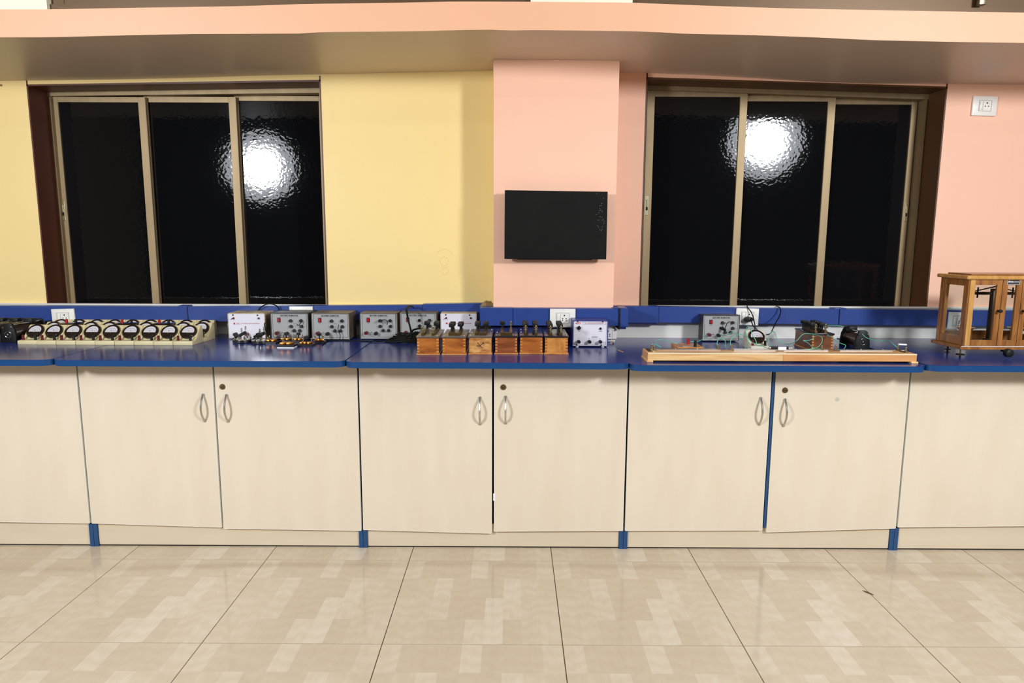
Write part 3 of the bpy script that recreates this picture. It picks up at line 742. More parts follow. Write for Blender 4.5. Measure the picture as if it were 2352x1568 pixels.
# ================================================================== RHEOSTATS
def rheostat(label, loc, L, group=None, rz=0):
    root = thing('sliding_rheostat', loc, label, 'rheostat', group, rz)
    def plate(y0, y1, nm):
        b = MB(); P = [(-.034, 0), (-.034, .03), (-.029, .06), (-.019, .084), (-.011, .089), (.011, .089), (.019, .084), (.029, .06), (.034, .03), (.034, 0)]
        b.prism(P, y0, y1, 'Y', bev=.0015); b.build(nm, M_black, root)
    plate(0, .012, 'end_plate'); plate(L-.012, L, 'end_plate')
    b = MB(); b.cyl((0, .012, .040), (0, L-.012, .040), .027, n=28)
    for k in range(int((L-.03)/.004)): b.ring((0, .016+k*.004, .040), .027, .0011, 'Y', 24, 4)
    b.build('coil', mat('dark_wire_coil', srgb(52, 36, 28), .3, .4), root)
    b = MB(); b.cyl((-.009, .006, .082), (-.009, L-.006, .082), .0028, n=10); b.cyl((.010, .006, .079), (.010, L-.006, .079), .0028, n=10); b.build('slide_rod', M_chrome, root)
    b = MB(); b.box(-.02, .02, L*.62, L*.62+.03, .068, .096, .004); b.build('slider', M_black, root)
    b = MB(); b.ring((0, -.0015, .037), .014, .0012, 'Y'); b.sph((0, -.003, .037), .004); b.build('centre_screw', M_chrome, root)
    b = MB(); b.sph((.018, -.002, .072), .003); b.cyl((-.018, .004, .07), (-.018, -.006, .07), .004, n=10); b.build('terminal_screw', M_chrome, root)
    return root
q = oz(21, 786.5, .8555)
rl = ['black sliding rheostat beside the beige meters', 'black sliding rheostat next in from the one beside the meters', 'black sliding rheostat third in from the meters', 'outermost black sliding rheostat at the left edge']
r0 = rheostat(rl[0], (q.x, q.y, .8555), .215, 'black rheostats at the left end of the worktop')
for k in range(1, 4): dup(r0, (q.x-.072*k, q.y+.004*k, .8555), rl[k])
q = oz(1980, 803.5, .846); rheostat('short black rheostat on the right worktop, wired with green leads', (q.x, q.y, .846), .15)

# ================================================================== POWER BOXES
def jackpanel(root, items, s, H, y=-.001):
    """items: (kind, u, v) in crop pixels; s px per metre; H bottom pixel"""
BW, BH = .179, .131
def eliminator(label, loc, case=M_case, depth=.14, title='BATTERY ELIMATOR', variant=0):
    root = thing('battery_eliminator', loc, label, 'power supply', 'grey battery eliminator boxes')
    b = MB(); b.box(0, BW, .003, depth, .004, BH, .002, 1); b.box(.0, .003, -.001, .004, .004, BH); b.box(BW-.003, BW, -.001, .004, .004, BH); b.box(0, BW, -.001, .004, BH-.003, BH); b.build('case', case, root)
    b = MB(); b.box(.003, BW-.003, 0, .004, .006, BH-.003, .0008, 1); b.build('front_panel', M_grey, root)
    for fx in (.02, BW-.02):
        b = MB(); b.cyl((fx, .02, 0), (fx, .02, .005), .008, n=12); b.cyl((fx, depth-.02, 0), (fx, depth-.02, .005), .008, n=12); b.build('foot', M_black, root)
    U = lambda u: (u-970)/665*BW
    V = lambda v: (780-v)/3715+.002
    b = MB(); x0, x1, z0, z1 = U(1007), U(1603), V(733), V(318); t = .0006
    b.box(x0, x1, -.0006, 0, z1-t, z1+t); b.box(x0, x1, -.0006, 0, z0-t, z0+t); b.box(x0-t, x0+t, -.0006, 0, z0, z1); b.box(x1-t, x1+t, -.0006, 0, z0, z1)
    b.box(U(1130), U(1468), -.0006, 0, V(368)-.0004, V(368)+.0004)
    b.build('printed_border', M_ink, root)
    text(title, .0086, M_ink, root, (U(1300), -.0004, V(350)), bold=.0003, sx=1.05)
    text('ON', .0045, M_ink, root, (U(1118), -.0004, V(492)))
    text('VOLTS D.C.', .0036, M_ink, root, (U(1400), -.0004, V(492)))
    text('DC\nOUTPUT', .0036, M_ink, root, (U(1170), -.0004, V(650)))
    b = MB(); b.box(U(1090), U(1146), -.003, 0, V(468), V(388), .0008, 1); sw = b.build('switch', M_black, root)
    b = MB(); b.box(U(1098), U(1138), -.0062, -.002, V(460), V(396), .001, 1); b.build('rocker', M_redp, sw)
    k = 0
    for (u, v) in ((1325, 440), (1507, 438), (1328, 540), (1512, 540), (1380, 615), (1478, 615)):
        b = MB(); x, z = U(u), V(v)
        b.cyl((x, 0, z), (x, -.010, z), .0078, .007, n=20); b.build('jack', M_black, root)
        b = MB(); b.ring((x, -.0105, z), .0036, .0010, 'Y', 16, 6); b.build('jack_ring', M_chrome, root)
        text(str(2+2*k), .004, M_ink, root, (x+(.014 if k % 2 else -.014), -.0004, z)); k += 1
    for (u, v, m, nm) in ((1085, 655, M_dred, 'red_knob'), (1255, 665, M_black, 'black_knob')):
        b = MB(); x, z = U(u), V(v); b.cyl((x, 0, z), (x, -.022, z), .0085, .008, n=18); b.cyl((x, -.02, z), (x, -.025, z), .0045, n=12); b.build(nm, m, root)
        text('+' if m is M_dred else '-', .005, M_ink, root, (x, -.0004, z+.0125))
    return root
def sonometer(label, loc, case, depth=.13, W=.172, H=.124, new=False):
    root = thing('sonometer_source', loc, label, 'power supply')
    b = MB(); b.box(0, W, .003, depth, .004, H, .002, 1); b.box(0, .003, -.004 if new else 0, .004, .004, H); b.box(W-.003, W, -.004 if new else 0, .004, .004, H); b.box(0, W, -.003 if new else 0, .004, H-.003, H); b.build('case', case, root)
    b = MB(); b.box(.003, W-.003, 0, .004, .006, H-.003, .0008, 1); b.build('front_panel', M_wpanel, root)
    for fx in (.022, W-.022):
        b = MB(); b.cyl((fx, .012, 0), (fx, .012, .005), .008, n=14); b.cyl((fx, depth-.02, 0), (fx, depth-.02, .005), .008, n=14); b.build('foot', M_white if new else M_black, root)
    if new:
        U = lambda u: (u-175)/1490*W
        V = lambda v: (1420-v)/1040*(H-.006)+.006
        b = MB(); x0, x1, z0, z1 = U(225), U(1585), V(1380), V(415); t = .0004
        b.box(x0, x1, -.0004, 0, z1-t, z1+t); b.box(x0, x1, -.0004, 0, z0-t, z0+t); b.box(x0-t, x0+t, -.0004, 0, z0, z1); b.box(x1-t, x1+t, -.0004, 0, z0, z1)
        x0, x1, z0, z1 = U(590), U(1560), V(545), V(460)
        b.box(x0, x1, -.0004, 0, z1-t, z1+t); b.box(x0, x1, -.0004, 0, z0-t, z0+t); b.box(x0-t, x0+t, -.0004, 0, z0, z1); b.box(x1-t, x1+t, -.0004, 0, z0, z1)
        b.build('printed_border', mat('grey_red_ink', srgb(120, 70, 90), .5), root)
        b = MB(); b.prism([(U(330), V(535)), (U(505), V(535)), (U(518), V(465)), (U(345), V(465))], -.0006, 0, 'Y'); b.build('logo_block', mat('logo_red', srgb(196, 30, 56), .4), root)
        b = MB(); b.prism([(U(285), V(530)), (U(325), V(530)), (U(335), V(500)), (U(295), V(500))], -.0006, 0, 'Y'); b.build('logo_tab', M_ink, root)
        text('omega', .0062, M_paper, root, (U(425), -.0008, V(498)), bold=.0002, sx=.95, shear=.2)
        text('A.C. SOURCE FOR SONOMETER', .0068, M_inkr, root, (U(1075), -.0004, V(503)), sx=.88)
        text('ON', .0058, M_ink, root, (U(443), -.0004, V(808))); text('MAINS', .0056, M_ink, root, (U(1340), -.0004, V(822)))
        text('OUTPUT', .0072, M_ink, root, (U(1110), -.0004, V(1062)))
        text('0', .0052, M_ink, root, (U(432), -.0004, V(1112))); text('6V', .0052, M_ink, root, (U(880), -.0004, V(1120))); text('8V', .0052, M_ink, root, (U(1328), -.0004, V(1128)))
        for (u, v) in ((378, 415), (1430, 418), (362, 1378), (1385, 1382)):
            b = MB(); b.cyl((U(u), 0, V(v)), (U(u), -.003, V(v)), .0032, n=12); b.build('screw', M_hole, root)
        b = MB(); x, z = U(442), V(690); b.cyl((x, 0, z), (x, -.004, z), .0082, n=20); b.cyl((x, -.003, z), (x-.001, -.014, z+.008), .0034, .0042, n=12); b.build('toggle_switch', M_black, root)
        b = MB(); b.cyl((U(1340), 0, V(710)), (U(1340), -.005, V(710)), .0052, n=18); b.build('fuse_cap', M_black, root)
        for u in (435, 885, 1335):
            b = MB(); x, z = U(u), V(1232); b.cyl((x, 0, z), (x, -.024, z), .0072, n=20); b.build('output_terminal', M_black, root)
            b = MB(); b.ring((x, -.0242, z), .003, .001, 'Y', 16, 6); b.build('terminal_ring', M_chrome, root)
    else:
        U = lambda u: (u-180)/680*W
        V = lambda v: (770-v)/490*(H-.004)+.002
        for (u, v) in ((280, 308), (727, 312)):
            b = MB(); b.cyl((U(u), 0, V(v)), (U(u), -.002, V(v)), .0034, n=12); b.build('screw', M_hole, root)
        b = MB(); b.cyl((U(290), 0, V(368)), (U(290), -.003, V(368)), .0045, n=14); b.cyl((U(290), 0, V(368)), (U(272), -.014, V(380)), .0025, n=10); b.build('toggle_switch', M_dred, root)
        b = MB(); b.cyl((U(747), 0, V(368)), (U(747), -.005, V(368)), .0045, n=14); b.build('fuse_cap', M_cased, root)
        text('AC SOURCE FOR SONOMETER', .0072, M_inkr, root, (U(592), -.0004, V(473)), sx=.88)
        b = MB(); b.box(U(282), U(314), -.0005, 0, V(490), V(458)); b.build('logo_block', mat('logo_red', srgb(196, 30, 56), .4), root)
        b = MB(); t = .0003; x0, x1, z0, z1 = U(316), U(408), V(490), V(457)
        b.box(x0, x1, -.0004, 0, z1-t, z1+t); b.box(x0, x1, -.0004, 0, z0-t, z0+t); b.box(x1-t, x1+t, -.0004, 0, z0, z1); b.build('logo_frame', M_inkr, root)
        text('omega', .0058, M_inkr, root, (U(361), -.0004, V(474)), sx=.9)
        text('6V', .005, M_ink, root, (U(533), -.0004, V(622)))
        for (u, m) in ((320, M_black), (527, M_dred), (735, M_black)):
            b = MB(); x, z = U(u), V(674); b.cyl((x, 0, z), (x, -.022, z), .0082, .0076, n=18); b.build('output_terminal', m, root)
    return root
def base(px, py, z=None): z = cz(px) if z is None else z; p = oz(px, py, z); return p
# depth limited by the trunking behind
def fit(p, want, lim=YT-.004): return min(want, lim-p.y)
pa = base(525.5, 779); sonometer('dusty cream sonometer source, first power box right of the meters', (pa.x, pa.y, pa.z), M_cream2, fit(pa, .14), W=.178, H=.126)
pb = base(623.5, 781); e0 = eliminator('grey battery eliminator right of the cream box, brass plug keys in front', (pb.x, pb.y, pb.z), depth=fit(pb, .145), case=M_cased)
pc = base(717, 781.5); eliminator('grey battery eliminator with a black lead hanging down its front', (pc.x, pc.y, pc.z), depth=fit(pc, .145))
pd = base(828, 780.5); eliminator('grey battery eliminator with a black lead curled on its upper jacks', (pd.x, pd.y, pd.z), depth=fit(pd, .145))
pe = base(918.5, 779.5); eliminator('grey battery eliminator behind the first wooden resistance box', (pe.x, pe.y, pe.z), depth=fit(pe, .14))
pf = base(1012, 778.5); sonometer('dusty cream sonometer source behind the second and third wooden boxes', (pf.x, pf.y, pf.z), M_cream2, fit(pf, .12), W=.176, H=.128)
pg = base(1314.5, 797); sonometer('white-fronted sonometer source in a clean blue case, right of the wooden boxes', (pg.x, pg.y, pg.z), M_bcase, YQ-.004-pg.y, W=.160, H=.122, new=True)
ph = base(1612, 784.5); eliminator('dark-cased grey battery eliminator on the right worktop, feeding the green leads', (ph.x, ph.y, ph.z), depth=fit(ph, .14), case=M_cased)

# ================================================================== RESISTANCE BOXES
def resbox(label, px0, px1, py, m, style, L=.225, plugs=4, z=None, H=.072, seed=1, topm=M_ebon):
    rnd = random.Random(seed)
    p = base(px0, py); p1 = base(px1, py); W = p1.x-p.x; Z = p.z
    root = thing('resistance_box', ((p.x+p1.x)/2, p.y, Z), label, 'resistance box', 'wooden resistance boxes')
    w = W/2
    b = MB(); b.box(-w, w, 0, L, 0, .005, .0015, 2); b.build('base_board', M_orange2, root)
    b = MB(); b.box(-w+.004, w-.004, .003, L-.003, .005, H, .001, 1); bx = b.build('body', m, root)
    for k in range(5):
        for sx in (-1, 1):
            b = MB(); xx = sx*(w-.004); zz = .011+k*.0128; b.box(min(xx, xx-sx*.009), max(xx, xx-sx*.009), .0026, .0036, zz, zz+.006)
            b.build('dovetail', M_orange2 if m is not M_orange2 else M_orange, bx)
    b = MB(); b.box(-w+.001, w-.001, -.002, L, H, H+.0075, .0012, 2); b.build('ebonite_top', topm, root)
    zt = H+.0075; xs_ = {0: (-.024, .020), 1: (-.018, .018), 2: (-.019, .019)}[style if style < 3 else 0]
    nb = 7; bl_ = (L-.05)/nb
    for sx in xs_:
        for k in range(nb):
            b = MB(); y0 = .02+k*bl_; b.box(sx-.0065, sx+.0065, y0, y0+bl_-.0022, zt, zt+.011, .0006, 1); b.build('brass_block', M_brassd, root)
    # front cross bar for the U shaped ones
    if style in (1, 2):
        b = MB(); b.box(xs_[0]+.0065, xs_[1]-.0065, .02, .033, zt, zt+.011, .0006, 1); b.build('brass_block', M_brassd, root)
    if style == 0:
        for sx in xs_:
            b = MB(); b.cyl((sx, .026, zt+.011), (sx, .026, zt+.032), .0036, n=12); b.cyl((sx, .026, zt+.021), (sx, .026, zt+.025), .0085, n=16); b.cyl((sx, .026, zt+.030), (sx, .026, zt+.033), .0078, n=16); b.sph((sx, .026, zt+.037), .004)
            b.build('binding_post', M_nick, root)
    else:
        for sx in xs_:
            b = MB(); yy = L-.035; b.cyl((sx, yy, zt+.011), (sx, yy, zt+.032), .0036, n=12); b.cyl((sx, yy, zt+.021), (sx, yy, zt+.025), .0085, n=16); b.cyl((sx, yy, zt+.030), (sx, yy, zt+.033), .0078, n=16); b.sph((sx, yy, zt+.037), .004)
            b.build('binding_post', M_nick, root)
    for side, sx in enumerate(xs_):
        np_ = plugs[side] if isinstance(plugs, (list, tuple)) else plugs
        for k in range(np_):
            y = .02+bl_*(nb-k-(0 if style == 0 else .6)) - (0 if style == 0 else .01)
            y = max(.045, y); a = rnd.uniform(-.5, .5)
            b = MB(); b.cyl((sx, y, zt+.004), (sx, y, zt+.027), .0035, .0042, n=10)
            mt = Matrix.Translation((sx, y, zt+.034)) @ Matrix.Rotation(a*.6, 4, 'Z')
            b.box(-.0115, .0115, -.0045, .0045, -.008, .008, .0015, 2, mtx=mt)
            b.build('plug', M_black, root)
    for sx in (-w+.010, w-.010):
        for y in (.02, L*.5, L-.02):
            b = MB(); b.cyl((sx, y, zt-.0005), (sx, y, zt+.0012), .0032, n=10); b.build('screw', M_chrome, root)
    return root
M_etop = mat('grey_ebonite', srgb(96, 88, 82), .3)
r1 = resbox('darker orange resistance box with finger joints, leftmost of the six', 956, 1010, 815, M_orange, 0, plugs=(2, 3), seed=2, topm=M_etop)
r2 = resbox('bright orange resistance box in front of the cream sonometer source, second of the six', 1014.5, 1071.5, 815, M_orange, 1, plugs=(4, 3), seed=3, topm=M_etop)
r3 = resbox('resistance box with swirled pale grain and a hand-painted X on its front', 1075.5, 1131, 814, M_swirl, 1, plugs=(3, 3), seed=4, topm=M_etop)
r4 = resbox('plain reddish brown resistance box with only two bare posts standing', 1135.5, 1190, 813.5, M_redwd, 2, plugs=(1, 0), seed=5)
r5 = resbox('orange resistance box with marbled grain, second of the six from the right', 1192.5, 1248, 813, M_orange, 0, plugs=(5, 5), seed=6)
r6 = resbox('yellowish resistance box beside the blue-cased power box', 1249.5, 1306, 814, M_orange2, 0, plugs=(6, 6), seed=8)
b = MB(); y = .0022
b.tube([(-.012, y, .052), (-.004, y, .040), (.006, y, .031), (.011, y, .029)], .0011, n=6); b.tube([(-.015, y, .040), (-.008, y, .036), (.004, y, .042), (.013, y, .050), (.014, y, .044)], .0011, n=6)
b.build('painted_mark', M_ink, r3)
resbox('brown resistance box crowded with plugs on the right worktop', 1862, 1914, 806, M_brownw, 0, L=.19, plugs=(6, 6), seed=9)

# ================================================================== DISC KEYS AND PLUG KEYS
def disc_key(label, px, py, rz, r=.045):
    p = base(px, py); root = thing('commutator_key', (p.x, p.y+r, p.z), label, 'switch key', None, rz)
    b = MB(); b.cyl((0, 0, .003), (0, 0, .014), r, r*.97, n=36); b.build('round_base', M_ebon, root)
    for a in (0, 2.1, 4.2):
        b = MB(); b.cyl((.8*r*math.cos(a), .8*r*math.sin(a), 0), (.8*r*math.cos(a), .8*r*math.sin(a), .004), .004, n=10); b.build('foot', M_chrome, root)
    b = MB(); b.box(-.03, .012, -.012, .012, -.007, .007, .003, mtx=Matrix.Translation((.006, 0, .042)) @ Matrix.Rotation(-.5, 4, 'Y')); b.build('rocking_arm', M_black, root)
    b = MB(); b.cyl((-.034, 0, .026), (-.020, 0, .032), .008, n=14); b.build('arm_grip', M_black, root)
    for x, y in ((-.002, -.005), (.014, .004)):
        b = MB(); z = .044+x*.5; b.cyl((x, y, z), (x, y, z+.018), .002, n=8); b.cyl((x, y, z+.010), (x, y, z+.013), .0055, n=12); b.sph((x, y, z+.020), .0042); b.build('terminal_nut', M_chrome, root)
    for x, y in ((-.012, -.018), (.012, -.022), (-.012, .018), (.018, .016)):
        b = MB(); b.cyl((x, y, .014), (x, y, .030), .0045, .0038, n=12); b.build('contact_post', M_chrome, root)
    for x, y in ((-.036, .008), (.034, .004)):
        b = MB(); b.cyl((x, y, .014), (x, y, .024), .0025, n=8); b.cyl((x, y, .020), (x, y, .023), .0055, n=12); b.sph((x, y, .026), .0035); b.build('rim_terminal', M_nick, root)
    b = MB(); b.cyl((0, 0, .0138), (0, 0, .0150), r*.75, n=30); b.build('metal_disc', M_nick, root)
    return root
disc_key('round-based chrome and black key, left one of the pair in front of the cream box', 549, 789, .2)
disc_key('round-based chrome and black key, right one of the pair beside the brass plug keys', 592, 791, -.25)

def plugkey(label, px0, px1, py, rz=0, paper=False, ways=2, plug=True, D=.06):
    p = base(px0, py); p1 = base(px1, py); W = p1.x-p.x; z0 = p.z
    root = thing('plug_key', ((p.x+p1.x)/2, p.y, z0), label, 'plug key', 'brass plug keys')
    root.rotation_euler = (0, 0, rz); w = W/2
    lift = 0
    if paper:
        b = MB(); b.box(-w, w, -.001, D, 0, .0045, .0005, 1); b.build('paper_pad', M_paper, root); lift = .0046
    b = MB(); b.box(-w, w, 0, D, lift, lift+.010, .001, 1); b.build('ebonite_base', M_ebon, root)
    z = lift+.010; n = ways; bw = (W*.78)/n
    for k in range(n):
        x = -W*.39+k*bw
        b = MB(); b.box(x, x+bw-.002, .008, .024, z, z+.009, .0022, 2); b.build('brass_block', M_brass, root)
        b = MB(); b.box(x, x+bw-.002, .028, .046, z, z+.009, .0022, 2); b.build('brass_block', M_brass, root)
    for sx in (-W*.3, W*.3):
        b = MB(); b.cyl((sx, .04, z+.009), (sx, .04, z+.019), .0022, n=8); b.cyl((sx, .04, z+.013), (sx, .04, z+.016), .0048, n=12); b.sph((sx, .04, z+.021), .0032); b.build('binding_screw', M_chrome, root)
    if plug:
        b = MB(); b.cyl((0, .026, z), (0, .026, z+.024), .003, n=10); b.box(-.009, .009, .022, .030, z+.022, z+.034, .001, 1); b.build('plug', M_black, root)
    return root
plugkey('brass plug key on a white paper pad, nearest of the keys', 636.5, 675, 799.5, paper=True, plug=False, D=.055)
plugkey('wide brass plug key with two black plugs, right of the one on paper', 683, 717, 796, ways=3)
plugkey('low brass plug key tucked against the right disc key', 607.5, 634, 790, plug=False, D=.045)
plugkey('brass plug key with a black plug, behind the one on the paper pad', 640, 668, 786.5, D=.05)
plugkey('brass plug key in the middle of the second rank', 671, 694, 787, D=.045)
plugkey('brass plug key at the right end, close to the trailing black cable', 721, 749, 788.5, rz=.35, D=.05)

# ================================================================== PINE METRE BRIDGE
zb = .846; pL = oz(1487.5, 831.5, zb); pR = oz(2108, 835.5, zb); D = .118
root = thing('metre_bridge', ((pL.x+pR.x)/2, pL.y, zb), 'long pale pine metre bridge lying along the right worktop', 'metre bridge')
off = -Vector(root.location); x0, x1, y0 = pL.x, pR.x, pL.y; zt = zb+.038
xm = oz(1806, 825, zb+.02).x
b = MB(); b.box(x0, xm, y0, y0+.022, zb+.007, zt, .0008, 1); b.build('front_rail', M_pine, root, off)
b = MB(); b.box(xm+.0004, x1, y0, y0+.022, zb+.007, zt, .0008, 1); b.build('front_rail', M_pine2, root, off)
b = MB(); b.box(x0, x1, y0+.0225, y0+D, zb+.007, zt-.004, .0008, 1); b.build('bed', M_pine2, root, off)
b = MB(); b.box(x0+.0, x0+.05, y0+.0225, y0+D, zt-.004, zt, .0008, 1); b.box(x1-.045, x1, y0+.0225, y0+D, zt-.004, zt, .0008, 1); b.build('end_block', M_pine, root, off)
b = MB(); b.box(x0+.05, x1-.045, y0+.0235, y0+.05, zt-.004, zt-.0012, .0004, 1); b.build('scale_strip', M_pine, root, off, 'pale measuring strip')
b = MB(); b.box(x0, x1, y0-.0008, y0+.004, zt-.0045, zt+.0006, .0006, 1); b.build('front_lip', mat('pale_lip', srgb(234, 216, 178), .4), root, off)
for xa, xb2 in ((x0-.004, x0+.022), (x1-.022, x1+.006)):
    b = MB(); b.box(xa, xb2, y0-.004, y0+D+.003, zb, zb+.0072, .0015, 2); b.build('foot', M_pine, root, off)
def bx_(px): return oz(px, 800, zt).x
for pa_, pb_ in ((1500, 1650), (1680, 1892), (1918, 2064)):
    b = MB(); b.box(bx_(pa_), bx_(pb_), y0+D-.024, y0+D-.004, zt-.004, zt+.0015, .0004, 1)
    b.build('metal_strip', M_steel, root, off)
    for t in (.33, .66):
        b = MB(); xx = bx_(pa_)*(1-t)+bx_(pb_)*t; b.sph((xx, y0+D-.018, zt+.0018), .0028); b.build('strip_screw', M_chrome, root, off)
for (px, yy) in ((1497, .10), (1503, .062), (1650, .10), (1681, .10), (1888, .10), (1920, .10), (2063, .10), (2082, .062)):
    X = oy(px, 795, y0+yy).x
    b = MB(); b.cyl((X, y0+yy, zt), (X, y0+yy, zt+.016), .0028, n=10); b.cyl((X, y0+yy, zt+.004), (X, y0+yy, zt+.015), .0045, n=14); b.sph((X, y0+yy, zt+.018), .003)
    b.cyl((X, y0+yy, zt-.001), (X, y0+yy, zt+.0025), .0075, n=14); b.build('terminal', M_nick, root, off)
for xa, xb2 in ((x0+.008, x0+.014), (x1-.034, x1-.028)):
    b = MB(); b.box(xa, xb2+.01, y0+.03, y0+.105, zt, zt+.0018, .0004, 1); b.build('end_strip', M_brassd, root, off)
b = MB(); b.tube([(x0+.02, y0+.062, zt+.004), (x1-.035, y0+.062, zt+.004)], .0004, n=5); b.build('bridge_wire', M_chrome, root, off)
# jockey
pj = oy(1795, 801, y0+.09)
root = thing('jockey', (pj.x, pj.y, zt+.0012), 'black rod jockey with a white paper sleeve lying on the pine bridge', 'jockey')
ox = Vector((0, 0, .0075))
b = MB(); b.cyl((-.045, 0, .0075), (.028, 0, .0075), .0058, n=18); b.build('handle_rod', M_black, root)
b = MB(); b.cyl((.028, 0, .0075), (.05, 0, .0075), .003, n=12); b.cyl((.046, -.001, .0075), (.049, -.001, .0145), .0032, n=12); b.build('metal_tip', M_chrome, root)
b = MB(); b.box(-.017, .017, -.0085, -.0055, .0, .013, .0005, 1); b.build('paper_sleeve', M_paper, root)
MB().sph((-.048, 0, .0078), .0062).build('end_cap', M_chrome, root)
# strip of white rubber caught on the right terminal
p = oy(2070, 790, y0+.1); b = MB(); b.box(-.012, .022, -.004, .004, 0, .006, .001, 1, mtx=Matrix.Rotation(.05, 4, 'Y'))
tag(b.build('white_tag', M_paper, None, (p.x, p.y, zt+.0215)), 'white rubber tag on the right-hand terminal of the pine bridge', 'tag')

# small switchboard with red and black posts
q0 = oz(1560, 800, zb); yk = .165; X0 = oy(1556, 797, yk).x; X1 = oy(1617, 797, yk).x
root = thing('terminal_board', ((X0+X1)/2, yk, zb), 'small wooden terminal board with one red and one black post', 'terminal board'); w_ = (X1-X0)/2
b = MB()
hh = .034
b.box(-w_, w_, 0, .012, 0, hh, .001, 1); b.box(-w_, w_, .108, .12, 0, hh, .001, 1); b.box(-w_, -w_+.012, .012, .108, 0, hh, .001, 1); b.box(w_-.012, w_, .012, .108, 0, hh, .001, 1); b.build('frame', M_orange2, root)
b = MB(); b.box(-w_+.012, w_-.012, .012, .108, hh-.012, hh-.001, .0006, 1); b.build('top_panel', mat('faded_pink_panel', srgb(176, 140, 116), .4), root)
for (px, yy, m, nm, h_) in ((1581, .095, M_redp, 'red_post', .024), (1597, .022, M_black, 'black_post', .026)):
    X = oy(px, 785, yk+yy).x-(X0+X1)/2
    b = MB(); b.cyl((X, yy, hh-.002), (X, yy, hh+h_), .0062, .0058, n=14); b.cyl((X, yy, hh+h_*.5), (X, yy, hh+h_*.5+.002), .0068, n=14); b.build(nm, m, root)
b = MB()
for k in range(5): b.box(-.022+k*.009, -.017+k*.009, .03, .032, hh-.001, hh-.0004); b.box(-.022+k*.009, -.018+k*.009, .042, .044, hh-.001, hh-.0004)
b.build('faded_print', M_paper, root)
# brown strip of wood behind the bridge
Xa, Xb = oy(1622, 797, .17).x, oy(1694, 797, .17).x
b = MB(); b.box(0, Xb-Xa, 0, .05, 0, .012, .001, 1); tag(b.build('wooden_batten', M_redwd, None, (Xa, .15, zb)), 'thin reddish wooden batten flat behind the pine bridge', 'batten')

# ================================================================== GREEN LEADS
def lead(label, pts, r=.0015, m=M_green, name='green_lead', cat='wire', group='green leads of the bridge circuit'):
    P = [oy(x, y, Y) for x, y, Y in pts]
    for q in P: q.z = max(q.z, zb+.0022)
    o = MB().tube(P, r, n=8, smooth=6).build(name, m, None); c = P[0]
    o.data.transform(Matrix.Translation(-c)); o.location = c
    return tag(o, label, cat, group)
YBr = y0+.1
C8 = lambda x, y: (1640+x/7.84, 680+y/7.84)
def c8(*a): return [(1640+x/7.84, 680+y/7.84, Y) for x, y, Y in a]
def c7(*a): return [(1420+x/7.84, 680+y/7.84, Y) for x, y, Y in a]
def c9(*a): return [(1860+x/7.84, 680+y/7.84, Y) for x, y, Y in a]
lead('green lead from the left bridge terminal arching to the wooden terminal board', c7((610, 860, YBr), (690, 880, YBr+.03), (775, 918, YBr+.035)))
lead('green lead looping wide behind the left end of the bridge to the terminal board', c7((770, 915, YBr+.04), (700, 870, YBr+.06), (665, 815, .2), (720, 785, .24), (860, 795, .22), (1000, 840, .19), (1080, 855, .18)))
lead('green lead from the red post up to the red knob of the grey power box', c7((1290, 822, .262), (1420, 815, .28), (1500, 785, .35), (1575, 740, .46), (1605, 700, ph.y-.02)))
lead('small closed loop of green lead standing on the bridge', c7((1790, 925, YBr), (1780, 840, YBr+.01), (1810, 770, YBr+.02), (1860, 752, YBr+.03), (1915, 790, YBr+.03), (1935, 860, YBr+.035), (1920, 930, YBr+.036)))
lead('green lead from the power box waving across to the pale meter', c8((100, 690, ph.y-.02), (200, 705, .45), (290, 670, .43), (360, 650, .42), (430, 690, .4), (470, 740, .36), (520, 785, .33)))
lead('green lead rising from a middle terminal over the pale meter to the jockey', c8((310, 910, YBr), (290, 850, YBr+.01), (320, 760, YBr+.03), (390, 700, YBr+.04), (470, 685, .2), (545, 700, .21), (610, 750, .22), (680, 830, .2), (780, 880, .18), (900, 910, .16), (985, 945, YBr+.01)))
lead('green lead hooped high over the back of the pale meter', c8((555, 935, YBr+.04), (620, 830, .26), (590, 700, .27), (575, 620, .28), (610, 540, .28), (660, 600, .25), (690, 700, .225), (750, 790, .215), (765, 865, .21)))
lead('green lead sagging from the jockey to the posts of the brown resistance box', c8((1005, 920, YBr+.01), (985, 820, .14), (990, 720, .18), (1040, 640, .24), (1090, 650, .26), (1130, 750, .26), (1200, 820, .25), (1290, 860, .24), (1400, 850, .2), (1500, 790, .17), (1610, 680, .22), (1760, 680, .25), (1830, 690, .3)))
lead('green lead doubling back in a big loop before the brown resistance box', c8((1830, 690, .27), (1930, 730, .22), (1948, 810, .19), (1890, 900, .15), (1780, 945, YBr+.005), (1600, 962, YBr), (1420, 962, YBr)))
lead('green lead crossing itself below the plugs of the brown resistance box', c8((1790, 700, .28), (1785, 760, .24), (1700, 795, .21), (1605, 795, .2), (1690, 840, .18), (1780, 920, .13), (1900, 950, YBr)))
lead('green lead from the resistance box over to the top of the short rheostat', c8((1985, 560, .32), (2060, 528, .38), (2150, 525, .42), (2330, 545, .42)))
lead('green lead running down from the resistance box past the foot of the rheostat', c9((290, 680, .30), (380, 730, .26), (470, 800, .22), (560, 850, .18), (640, 880, .17), (635, 920, .15), (600, 960, YBr+.01), (540, 970, YBr), (470, 962, YBr)))
lead('green lead from the rheostat screw to the right bridge terminal', c9((945, 680, q.y-.003 if False else .30), (1000, 735, .28), (1090, 775, .26), (1240, 808, .22), (1350, 790, .2), (1430, 800, .17), (1500, 860, YBr+.02), (1570, 920, YBr)))

